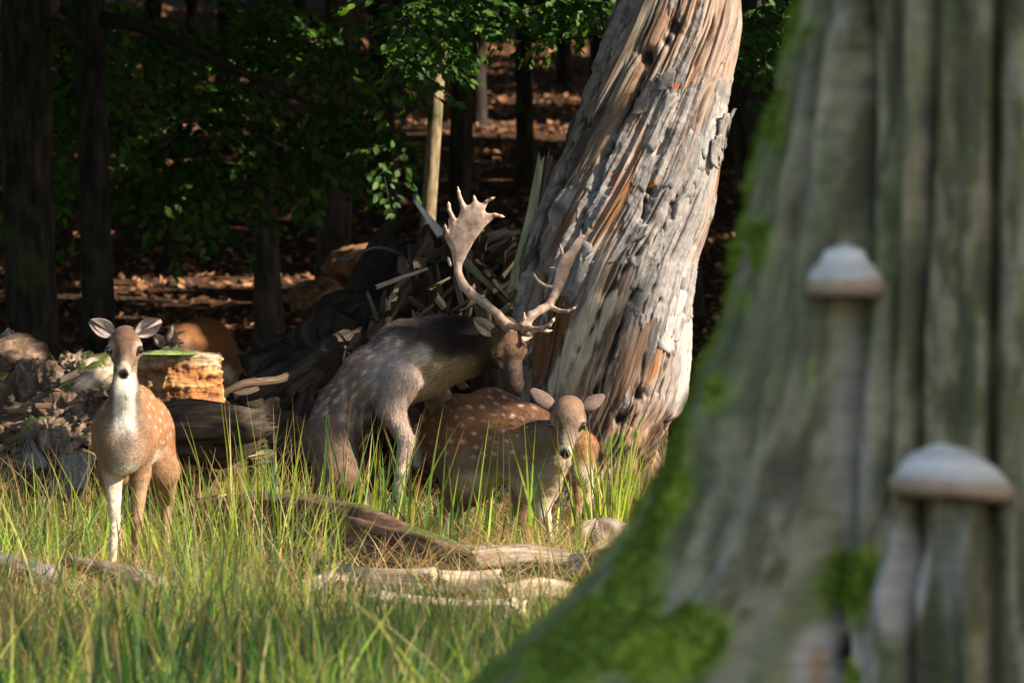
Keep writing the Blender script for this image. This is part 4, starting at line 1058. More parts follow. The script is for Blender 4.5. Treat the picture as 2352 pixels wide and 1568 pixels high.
dl_ = sstep(170, 200, pxg) * sstep(370, 330, pxg) * sstep(26, 27.5, yy) * sstep(31, 30.2, yy); hh *= 1 - .55 * dl_
dz_ = sstep(900, 960, pxg) * sstep(1420, 1360, pxg) * sstep(29.5, 30.5, yy) * sstep(34.5, 33.5, yy); hh *= 1 - .45 * dz_
hh *= 1 + .25 * sstep(22, 19, yy)
hh *= 1 - .42 * sstep(25, 27, yy)
xx, yy, clump, straw, hh = xx[kb], yy[kb], clump[kb], straw[kb], hh[kb]; n = len(xx)
isst = rg.uniform(0, 1, n) < .14 + .45 * straw
yel = rg.uniform(0, 1, n) < .30
cc_ = np.where(isst[:, None], pick(rg, n, STRAW), np.where(yel[:, None], pick(rg, n, YEL), pick(rg, n, GREENS)))
blades('meadow_grass', np.stack([xx, yy, gz(xx, yy) - .01], 1), hh, rg.uniform(.0035, .008, n), cc_, 1, lean=.45, kind='stuff')
# taller blades that stand over the sward
n = 13500
xx, yy = field(n, 17.5, 36.5)
cl = fbm(xx * 1.1, yy * .9, 0, 131, 3); k = (cl > .05) & ~((1176 + xx / yy * FP > 170) & (1176 + xx / yy * FP < 370) & (yy > 25) & (yy < 30.3)) & ~((1176 + xx / yy * FP > 920) & (1176 + xx / yy * FP < 1380) & (yy > 31)) & ~((1176 + xx / yy * FP > 800) & (yy > 24.5) & (yy < 32)); xx, yy = xx[k], yy[k]; n = len(xx)
hh = rg.uniform(.25, .58, n)
cc_ = np.where((rg.uniform(0, 1, n) < .3)[:, None], pick(rg, n, STRAW), np.where((rg.uniform(0, 1, n) < .55)[:, None], pick(rg, n, YEL), pick(rg, n, GREENS)))
blades('tall_grass', np.stack([xx, yy, gz(xx, yy) - .01], 1), hh, rg.uniform(.004, .008, n), cc_, 2, lean=.28, kind='stuff', seg=6, tipcol=pick(rg, n, STRAW))
# low litter of straw near the ground
n = 24000
xx, yy = field(n, 18, 37.5)
blades('dry_grass', np.stack([xx, yy, gz(xx, yy) + .01], 1), rg.uniform(.10, .25, n), rg.uniform(.003, .007, n), pick(rg, n, STRAW), 3, lean=1.3, kind='stuff', seg=3)
# rush tufts, each one a plant
TUFTS = [ # px of foot, Y, stems, height, spread, label, yellow share
    (1395, 32.5, 40, .74, .055, 'brightest yellow-green rush tuft in front of the dead trunk\'s foot', .9),
    (700, 31.6, 14, .78, .20, 'tall rush tuft rising in front of the buck\'s rump', .7),
    (570, 31.2, 13, .74, .22, 'rush tuft with brown tips between left doe and buck', .65),
    (650, 30.9, 12, .80, .16, 'tallest rush stems left of the buck, reaching above his rump', .6),
    (540, 29.9, 11, .50, .22, 'dense low rush tuft in front of the broken log end', .75),
    (620, 29.7, 13, .46, .24, 'yellow-green rush tuft hiding the middle of the bent log', .8),
    (420, 29.6, 16, .52, .20, 'slanting rush tuft right of the left doe\'s legs', .5),
    (470, 30.4, 10, .55, .2, 'pale rush stems between the left doe and the broken log end', .4),
    (880, 32.2, 16, .74, .22, 'thin rush stems crossing the buck\'s foreleg', .3),
    (970, 32.4, 9, .62, .2, 'rush tuft in front of the lowered doe\'s hindquarters', .3),
    (1085, 32.6, 9, .68, .22, 'rush stems crossing the lowered doe\'s spotted flank', .3),
    (1040, 31.6, 16, .40, .24, 'dense green tuft under the lowered doe\'s belly', .25),
    (1180, 32.5, 6, .66, .16, 'sparse rush stems before the lowered doe\'s shoulder', .4),
    (1270, 32.4, 5, .74, .05, 'few straight rush stems in front of the lowered doe\'s face', .6),
    (1330, 33.0, 9, .50, .10, 'short rush stems below the half-hidden young deer', .6),
    (1450, 33.2, 9, .60, .12, 'scattered rush stems between dead trunk and mossy root', .7),
    (760, 31.8, 12, .62, .18, 'rush tuft in front of the buck\'s hind leg', .6),
    (820, 32.0, 12, .66, .2, 'rush tuft before the gap between the buck\'s legs', .4),
    (90, 30.6, 14, .46, .24, 'green tuft at the left edge beside the doe', .3),
    (175, 30.2, 9, .44, .18, 'fine green tuft just left of the doe\'s foreleg', .3),
    (345, 29.0, 6, .40, .2, 'short tuft in front of the left doe\'s hooves', .3),
    (1280, 30.6, 16, .30, .12, 'short tuft among the pale wood by the mossy root', .5),
    (240, 22.0, 24, .50, .18, 'blurred dark green tuft nearest the lower left corner', .05),
    (60, 21.5, 20, .48, .15, 'blurred dark green tuft in the lower left corner', .05),
    (700, 22.0, 24, .48, .2, 'blurred near tuft at the bottom left of centre', .1),
    (450, 21.0, 26, .52, .14, 'blurred tall green tuft between the lower left corner and centre', .05),
    (860, 20.5, 22, .46, .13, 'blurred dark tuft at the bottom edge left of the mossy root', .05),
    (330, 19.5, 24, .60, .10, 'closest blurred green tuft cut by the lower picture edge', .0),
    (90, 16.6, 16, .72, .10, 'out-of-focus grey-green stems at the very front of the lower left corner', .0),
    (380, 16.2, 18, .74, .10, 'out-of-focus green stems at the very front, below the left doe', .0),
    (560, 16.8, 12, .68, .10, 'out-of-focus stems at the very front between lower left and centre', .1),
    (800, 16.9, 10, .62, .10, 'out-of-focus short stems at the very front of the bottom centre', .1),
    (1000, 22.5, 18, .42, .2, 'blurred near tuft at the bottom centre', .2),
]
for i, (x, Y, ns, h_, sp, lb, ys) in enumerate(TUFTS):
    ns = int(ns * 1.6)
    r = np.random.default_rng(900 + i)
    x0 = (x - 1176) / FP * Y; z0 = float(gz(x0, Y))
    b = np.stack([x0 + r.normal(0, sp, ns), Y + r.normal(0, sp * .7, ns), np.full(ns, z0)], 1)
    b[:, 2] = gz(b[:, 0], b[:, 1]) - .01
    cl = np.where((r.uniform(0, 1, ns) < ys)[:, None], pick(r, ns, YEL), pick(r, ns, GREENS))
    dry = r.uniform(0, 1, ns) < .16; cl[dry] = pick(r, dry.sum(), STRAW)
    tip = np.where((r.uniform(0, 1, ns) < .6)[:, None], pick(r, ns, np.array([(.40, .17, .05), (.45, .28, .12)])), cl)
    out = nrm(b - np.array([x0, Y, 0]) + r.normal(0, .05, (ns, 3)) * [1, 1, 0]); out[:, 2] = 0
    ns0 = ns
    o = blades('rush_tuft', b, h_ * r.uniform(.55, 1.08, ns), r.uniform(.008, .015, ns), cl, 950 + i, lean=.20, seg=6, tipcol=tip, splay=out, loc=np.array([x0, Y, z0]), curve=(.0, .22))
    tag(o, lb, 'rush')
# ------------------------------------------------------------------ soft bodies: one continuous surface grown round a skeleton
def surface_nets(D, org, h):
    nx, ny, nz = D.shape
    S = D < 0
    c = lambda i, j, k: D[i:nx - 1 + i, j:ny - 1 + j, k:nz - 1 + k]
    sc = lambda i, j, k: S[i:nx - 1 + i, j:ny - 1 + j, k:nz - 1 + k]
    cnt = sum(sc(i, j, k).astype(np.int8) for i in (0, 1) for j in (0, 1) for k in (0, 1))
    act = (cnt > 0) & (cnt < 8)
    ids = -np.ones(act.shape, np.int64); ai = np.argwhere(act); ids[act] = np.arange(len(ai))
    acc = np.zeros((len(ai), 3)); num = np.zeros(len(ai))
    corner = {(i, j, k): c(i, j, k)[act] for i in (0, 1) for j in (0, 1) for k in (0, 1)}
    for p in corner:
        for a in range(3):
            if p[a] == 0:
                q = list(p); q[a] = 1; q = tuple(q)
                d0, d1 = corner[p], corner[q]
                x = (d0 < 0) != (d1 < 0)
                t = np.where(x, d0 / np.where(x, d0 - d1, 1), 0)
                pos = np.tile(np.array(p, float), (len(ai), 1)); pos[:, a] += t
                acc += pos * x[:, None]; num += x
    V = (ai + acc / num[:, None]) * h + org
    Fs = []
    for a in range(3):
        b, cc_ = [(1, 2), (2, 0), (0, 1)][a]
        sl0 = [slice(None)] * 3; sl1 = [slice(None)] * 3
        sl0[a] = slice(0, -1); sl1[a] = slice(1, None)
        A, B = S[tuple(sl0)], S[tuple(sl1)]
        e = np.argwhere(A != B)
        ok = (e[:, b] > 0) & (e[:, cc_] > 0) & (e[:, b] < D.shape[b] - 1) & (e[:, cc_] < D.shape[cc_] - 1)
        e = e[ok]; inside = A[tuple(e.T)]
        def cell(db, dc):
            q = e.copy(); q[:, b] -= db; q[:, cc_] -= dc
            return ids[tuple(q.T)]
        f = np.stack([cell(1, 1), cell(0, 1), cell(0, 0), cell(1, 0)], 1)
        f[~inside] = f[~inside][:, ::-1]
        Fs.append(f)
    F = np.concatenate(Fs)
    return V, F[(F >= 0).all(1)]

class Body:
    """round cones joined softly; each carries a colour and the lie of the hair"""
    def __init__(s): s.p = []
    def cone(s, a, b, ra, rb, col, k=.03, sq=None, hair=None):
        a, b = np.asarray(a, float), np.asarray(b, float)
        s.p.append(dict(a=a, b=b, ra=ra, rb=rb, c=np.asarray(col, float), k=k, sq=sq, hair=nrm(b - a) if hair is None else nrm(hair)))
        return len(s.p) - 1
    def chain(s, pts, rs, cols, k=.025, sq=None):
        for i in range(len(pts) - 1):
            col = cols[i] if isinstance(cols, list) else cols
            s.cone(pts[i], pts[i + 1], rs[i], rs[i + 1], col, k, sq)
    @staticmethod
    def dist(q, X):
        a, b = q['a'], q['b']
        if q['sq'] is not None:
            n, f = q['sq']; n = nrm(n)
            X = X + ((X - a) @ n)[..., None] * n * (f - 1)
            b = b + ((b - a) @ n) * n * (f - 1)
        ab = b - a; L = ab @ ab + 1e-9
        t = np.clip(((X - a) @ ab) / L, 0, 1)
        return np.linalg.norm(X - a - t[..., None] * ab, axis=-1) - (q['ra'] + (q['rb'] - q['ra']) * t)
    def field(s, h):
        lo = np.min([np.minimum(q['a'], q['b']) - max(q['ra'], q['rb']) - .03 for q in s.p], 0)
        hi = np.max([np.maximum(q['a'], q['b']) + max(q['ra'], q['rb']) + .03 for q in s.p], 0)
        n = np.ceil((hi - lo) / h).astype(int) + 1
        ax = [lo[i] + h * np.arange(n[i]) for i in range(3)]
        D = np.full(n, .2)
        for q in s.p:
            r = max(q['ra'], q['rb']) + 2.2 * q['k'] + .01
            i0 = np.maximum(0, np.floor((np.minimum(q['a'], q['b']) - r - lo) / h).astype(int))
            i1 = np.minimum(n, np.ceil((np.maximum(q['a'], q['b']) + r - lo) / h).astype(int) + 1)
            sl = tuple(slice(i0[i], i1[i]) for i in range(3))
            G = np.stack(np.meshgrid(*[ax[i][sl[i]] for i in range(3)], indexing='ij'), -1)
            d = s.dist(q, G); o = D[sl]; k = q['k']
            m = np.clip(.5 + .5 * (o - d) / k, 0, 1)
            D[sl] = o + (d - o) * m - k * m * (1 - m)
        return D, lo
    def weights(s, X, soft=.018):
        d = np.stack([s.dist(q, X) for q in s.p], 1)
        d -= d.min(1, keepdims=True)
        w_ = np.exp(-d / soft); return w_ / w_.sum(1, keepdims=True)
def vnormals(V, F):
    a, b, c_, d = (V[F[:, i]] for i in range(4))
    fn = np.cross(c_ - a, d - b)
    n = np.zeros_like(V)
    for i in range(4): np.add.at(n, F[:, i], fn)
    return nrm(n)
def blob(X, c, r, soft=.5):
    return 1 - sstep(r * (1 - soft), r * (1 + soft), np.linalg.norm(X - c, axis=1))
def mixc(col, m, c): return col + (np.asarray(c) - col) * np.clip(m, 0, 1)[:, None]

def fur(name, V, F, Nn, col, hair, count, length, parent, loc, width=.0027, lift=.26, seed=1):
    """short hairs lying along the coat, each one blade"""
    r = np.random.default_rng(seed)
    a, b, c_, d = (V[F[:, i]] for i in range(4))
    ar = np.linalg.norm(np.cross(c_ - a, d - b), axis=1)
    fi = r.choice(len(F), count, p=ar / ar.sum())
    u, v = r.uniform(0, 1, (2, count, 1))
    bl = lambda A: (A[F[fi, 0]] * (1 - u) + A[F[fi, 1]] * u) * (1 - v) + (A[F[fi, 3]] * (1 - u) + A[F[fi, 2]] * u) * v
    p, n, c0, hd = bl(V), nrm(bl(Nn)), bl(col), bl(hair)
    hd = hd + r.normal(0, .22, hd.shape)
    hd = nrm(hd - (hd * n).sum(1, keepdims=True) * n)
    L = length[fi][:, None] * r.uniform(.6, 1.7 if seed == 51 else 1.3, (count, 1))
    tip = p + L * (hd + n * lift * r.uniform(.3, 1.4, (count, 1)))
    s_ = nrm(np.cross(hd, n)) * width * .5
    p = p - n * .002
    Vn = np.stack([p - s_, p + s_, tip], 1).reshape(-1, 3)
    cj = c0 * np.exp(r.normal(0, .30 if seed == 51 else .16, (count, 1)))
    o = mk(name, Vn, np.arange(3 * count).reshape(-1, 3), M['fur'], parent, col=np.repeat(np.clip(cj, 0, 1), 3, 0), smooth=False, loc=loc)
    tag(o, kind='stuff')
    return o

def frame(f, right):
    f = nrm(f); right = np.asarray(right, float); r = nrm(right - (right @ f) * f)
    return r, f, np.cross(r, f)

def head(B, o, f, right, S, K):
    """skull, muzzle, jaw, brows; returns placer"""
    r, f, u = frame(f, right)
    T = lambda x, y, z: np.asarray(o) + S * (x * r + y * f + z * u)
    B.cone(T(0, -.045, .002), T(0, .03, .014), .066 * S, .060 * S, K['crown'], .02, hair=-f)
    B.cone(T(0, .02, .002), T(0, .165, -.020), .054 * S, .024 * S, K['face'], .02, hair=-f)
    B.cone(T(0, .05, .022), T(0, .150, -.004), .026 * S, .018 * S, K['bridge'], .015, hair=-f)
    B.cone(T(0, -.03, -.045), T(0, .145, -.040), .042 * S, .017 * S, K['jaw'], .02, hair=-f)
    for sx in (-1, 1):
        B.cone(T(.044 * sx, .022, .022), T(.051 * sx, .046, .018), .025 * S, .021 * S, K['brow'], .015, hair=-f)
        B.cone(T(.036 * sx, -.02, -.02), T(.026 * sx, .06, -.03), .034 * S, .024 * S, K['cheek'], .02, hair=-f)
        B.cone(T(.011 * sx, .168, -.016), T(.012 * sx, .178, -.020), .016 * S, .013 * S, K['muzzle'], .010, hair=-f)
    B.cone(T(0, .160, -.040), T(0, .172, -.038), .020 * S, .015 * S, K['lip'], .01, hair=-f)
    return T, r, f, u

def ear(parent, base, direction, face, L, W, cin, cout, seed=0):
    """a cupped leaf of skin: pale inside, dark rim; base at the skull"""
    d = nrm(direction); nf = np.asarray(face, float); nf = nrm(nf - (nf @ d) * d); sd_ = np.cross(d, nf)
    ns, ntt = 16, 11
    s_ = np.linspace(0, 1, ns)[:, None]; t_ = np.linspace(-1, 1, ntt)[None, :]
    wd = W * np.sin(np.pi * np.clip(s_, 0, 1) ** .78 * .985 + .05) ** .8
    wd = np.maximum(wd, W * .30 * (1 - s_))
    cup = .34 * wd * (1 - t_ ** 2) * (1 - .45 * s_)
    base = np.asarray(base, float)
    grid = base + (L * s_)[..., None] * d + (wd * t_)[..., None] * sd_ - cup[..., None] * nf + (.10 * L * s_ ** 2)[..., None] * nf
    back = grid - nf * (.004 + .010 * (1 - t_ ** 2) * (1 - s_))[..., None]
    V_ = np.concatenate([grid.reshape(-1, 3), back.reshape(-1, 3)])
    n1 = ns * ntt; ii = np.arange(n1).reshape(ns, ntt)
    f1 = np.stack([ii[:-1, :-1], ii[:-1, 1:], ii[1:, 1:], ii[1:, :-1]], -1).reshape(-1, 4)
    f2 = f1[:, ::-1] + n1
    ring = np.concatenate([ii[0, :], ii[1:, -1], ii[-1, -2::-1], ii[-2:0:-1, 0]])
    nx_ = np.roll(ring, -1)
    f3 = np.stack([ring, ring + n1, nx_ + n1, nx_], 1)
    tt = np.repeat(t_, ns, 0).ravel(); st = np.repeat(s_, ntt, 1).ravel()
    streak = .5 + .5 * np.sin(tt * 9 + 3 * vn(st * 6, tt * 3, 0, seed))
    ci = np.asarray(cin) * (1 - .5 * sstep(.35, .0, np.abs(tt))[:, None] * sstep(.1, .5, st)[:, None]) * (.65 + .45 * streak)[:, None]
    rim = sstep(.78, .97, np.abs(tt)) + sstep(.88, 1, st)
    ci = ci + (np.asarray(cout) - ci) * np.clip(rim, 0, 1)[:, None]
    co = np.repeat(np.asarray(cout)[None], n1, 0) * (1 + .2 * vn(st * 9, tt * 4, 2, seed))[:, None]
    return mk('ear', V_, [f1, f2, f3], M['fur'], parent, col=np.concatenate([ci, co]), loc=base)
def ball(name, c, r, parent, mat, squash=(1, 1, 1)):
    ns, nr = 14, 9
    V_ = [[0, 0, r]]
    for i in range(1, nr):
        a = math.pi * i / nr
        for j in range(ns):
            b = 2 * math.pi * j / ns
            V_.append([r * math.sin(a) * math.cos(b) * squash[0], r * math.sin(a) * math.sin(b) * squash[1], r * math.cos(a) * squash[2]])
    V_.append([0, 0, -r])
    q, t = [], []
    for i in range(nr - 2):
        for j in range(ns):
            k = (j + 1) % ns
            q.append([1 + i * ns + j, 1 + (i + 1) * ns + j, 1 + (i + 1) * ns + k, 1 + i * ns + k])
    for j in range(ns):
        k = (j + 1) % ns
        t.append([0, 1 + j, 1 + k]); t.append([len(V_) - 1, 1 + (nr - 2) * ns + k, 1 + (nr - 2) * ns + j])
    return mk(name, np.array(V_) + np.asarray(c), [np.array(q), np.array(t)], mat, parent, loc=c)

def finish(B, root, h, paint, nfur, flen, seed, hoof=()):
    D, lo = B.field(h)
    G = D + 0
    V, F = surface_nets(D, lo, h)
    W_ = B.weights(V)
    col = W_ @ np.stack([q['c'] for q in B.p]); hair = W_ @ np.stack([q['hair'] for q in B.p])
    Nn = vnormals(V, F)
    col = paint(V, Nn, col, W_)
    V = V + Nn * (.003 * fbm(V[:, 0] * 22, V[:, 1] * 22, V[:, 2] * 22, seed, 3))[:, None]
    col = np.clip(col * (1 + .14 * fbm(V[:, 0] * 26, V[:, 1] * 26, V[:, 2] * 12, seed + 1, 3))[:, None], .004, .95)
    L = np.tile(np.asarray(flen(V), float), 1)[F[:, 0]]
    mk('body', V, F, M['fur'], root, col=col, loc=np.array(root.location))
    fur('coat_hair', V, F, Nn, col, hair, nfur, L, root, np.array(root.location), seed=seed)
    return V, Nn, col

def scatter(V, mask, d, seed):
    """spaced picks among the masked vertices"""
    r = np.random.default_rng(seed)
    c = np.nonzero(mask)[0]; r.shuffle(c); out = []
    for i in c:
        if not out or np.min(np.linalg.norm(V[out] - V[i], axis=1)) > d: out.append(i)
    return V[out]
WHITE = (.72, .66, .58); RUSSET = (.255, .118, .055); GREYB = (.20, .155, .12); DARKB = (.055, .036, .026)
CREAM = (.55, .42, .28); FACE = (.20, .125, .078)

def hoofs(B, a, b, r):
    B.cone(a, b, r, r * .85, (.03, .024, .02), .008)

# ---- doe standing at the left, looking at the camera
def build_left_doe():
    Y0 = 30.0
    q = lambda x, y, d=0.0: P(x, y, Y0 + d)
    g = lambda x, y_: np.array([P(x, 1300, y_)[0], y_, gz(P(x, 1300, y_)[0], y_)])
    root = empty('fallow_doe', g(290, 30.4), 'spotted fallow doe standing alone in the grass, white throat, facing the camera', 'deer')
    B = Body()
    B.cone(q(283, 1005, .05), q(298, 992, .45), .138, .166, RUSSET, .05)
    B.cone(q(298, 992, .45), q(320, 978, .88), .166, .152, RUSSET, .05)
    B.cone(q(290, 935, .10), q(306, 930, .5), .085, .10, RUSSET, .05)
    B.cone(q(283, 1040, -.02), q(286, 1020, .1), .098, .11, (.24, .16, .10), .05)
    nk = [q(288, 832, -.01), q(287, 900, -.05), q(285, 975, .02)]
    B.chain(nk, [.052, .060, .096], (.19, .125, .082), .04)
    B.cone(q(318, 975, .98), q(330, 1010, 1.12), .04, .03, WHITE, .03)
    K = dict(crown=(.15, .082, .048), face=(.15, .094, .062), bridge=(.12, .075, .055), jaw=(.40, .32, .25), brow=(.17, .105, .068), cheek=(.18, .112, .07), muzzle=(.30, .22, .16), lip=(.50, .42, .36))
    T, r, f, u = head(B, q(287, 797, -.10), (.02, -.875, -.48), (-1, 0, .0), 1.10, K)
    legc = (.33, .20, .115); pale = (.62, .50, .38)
    B.chain([q(250, 1010, .06), q(259, 1085, .05), q(264, 1190, -.04)], [.070, .044, .025], [legc, pale], .03)
    a = g(257, 29.85); B.chain([q(264, 1190, -.04), a + (.0, .04, .085), a + (0, .02, .035)], [.025, .017, .022], pale, .012)
    hoofs(B, a + (0, .02, .03), a + (0, -.025, .018), .024)
    B.chain([q(322, 1010, .12), q(322, 1085, .16), q(314, 1195, .13)], [.070, .044, .025], [legc, legc], .03)
    a = g(311, 30.15); B.chain([q(314, 1195, .13), a + (.0, .04, .085), a + (0, .02, .035)], [.028, .018, .024], legc, .012)
    hoofs(B, a + (0, .02, .03), a + (0, -.025, .018), .024)
    for x0, x1, x2, x3, yy in ((352, 378, 384, 378, .95), (285, 268, 262, 270, .85)):
        B.chain([q(x0 - 8, 1000, .85), q(x1 - 6, 1080, .75), q(x2, 1150, yy + .1)], [.115, .075, .032], [RUSSET, legc], .04)
        a = g(x3, Y0 + yy); B.chain([q(x2, 1150, yy + .1), a + (0, .05, .09), a + (0, .02, .035)], [.03, .019, .024], legc, .012)
        hoofs(B, a + (0, .02, .03), a + (0, -.025, .018), .024)
    def paint(V, Nn, col, W_):
        wt = W_[:, 0:4].sum(1); wn = W_[:, 4:6].sum(1)
        px = 1176 + V[:, 0] / V[:, 1] * FP
        mid = 286
        front = sstep(.1, -.45, Nn[:, 1])
        zz = V[:, 2]
        # throat and chest white bib
        zt = q(0, 860)[2]; zb = q(0, 1120)[2]
        halfw = 25 + 10 * sstep(q(0, 950)[2], q(0, 1110)[2], zz)
        bib = front * (1 - sstep(.75, 1.25, np.abs(px - mid) / halfw)) * (1 - sstep(zt - .0, zt + .02, zz)) * (wt + wn)
        col = mixc(col, bib * (.97 - .85 * sstep(q(0, 955)[2], q(0, 1030)[2], zz)), WHITE)
        col = mixc(col, blob(V, q(290, 1085, -.06), .05, .6) * .85, WHITE)
        grey = front * (1 - sstep(.8, 1.5, np.abs(px - 268 - 6) / 52)) * (1 - bib) * sstep(q(0, 1080)[2], q(0, 990)[2], zz) * (wt + wn)
        col = mixc(col, grey * .55, (.21, .16, .118))
        col = mixc(col, blob(V, q(290, 1018, -.09), .045, .6) * .75, (.09, .07, .055))
        col = mixc(col, blob(V, q(290, 1002, -.10), .022, .5) * .5, (.30, .24, .18))
        belly = wt * sstep(-.3, -.8, Nn[:, 2]) * (V[:, 1] > Y0 + .15)
        col = mixc(col, belly, WHITE)
        back = wt * sstep(.75, .95, Nn[:, 2])
        col = mixc(col, back * .8, (.13, .065, .032))
        side = (wt > .5) & (np.abs(Nn[:, 2]) < .93) & (Nn[:, 2] > -.25) & (Nn[:, 1] > -.72) & (V[:, 1] > Y0 + .1)
        sp = np.zeros(len(V))
        for c_ in scatter(V, side, .062, 3):
            d_ = (V - c_) * (1, .55, 1); sp = np.maximum(sp, 1 - sstep(.007, .015, np.linalg.norm(d_, axis=1)))
        col = mixc(col, sp * .32, (.70, .60, .48))
        # face
        col = mixc(col, blob(V, T(0, .09, .018), .036, .6) * .75, (.085, .055, .042))
        col = mixc(col, blob(V, T(0, .045, .05), .03, .7) * .7, (.08, .05, .036))
        col = mixc(col, blob(V, T(0, -.02, .06), .05, .7) * .7, (.09, .055, .038))
        for sx in (-1, 1):
            col = mixc(col, blob(V, T(.055 * sx, .05, .016), .036, .45) * .75, (.42, .31, .22))
            col = mixc(col, blob(V, T(.053 * sx, .052, .012), .019, .4) * .95, (.03, .02, .016))
            col = mixc(col, blob(V, T(.020 * sx, .170, -.014), .022, .4) * .9, (.68, .58, .50))
            col = mixc(col, blob(V, T(.027 * sx, .162, -.035), .020, .4) * .8, (.62, .52, .44))
        col = mixc(col, blob(V, T(0, .162, .004), .020, .4) * .8, (.50, .36, .26))
        col = mixc(col, blob(V, T(0, .187, -.020), .0235, .25), (.02, .017, .018))
        col = mixc(col, blob(V, T(0, .182, -.036), .012, .3) * .9, (.05, .04, .038))
        return col
    finish(B, root, .0062, paint, 120000, lambda V: np.where(V[:, 2] > q(0, 880)[2], .010, np.where(V[:, 2] < .42, .009, .016)), 11)
    for sx in (-1, 1):
        ball('eye', T(.0620 * sx, .055, .018), .0205, root, M['eye'])
        tip = q(203 if sx > 0 else 374, 734, -.10)
        b = T(.045 * sx, -.035, .040)
        ear(root, b, tip - b, (.35 * sx * -1 * .2, -1, -.05), np.linalg.norm(tip - b) * 1.02, .044, (.46, .35, .32), (.11, .072, .055), 5 + sx)
build_left_doe()

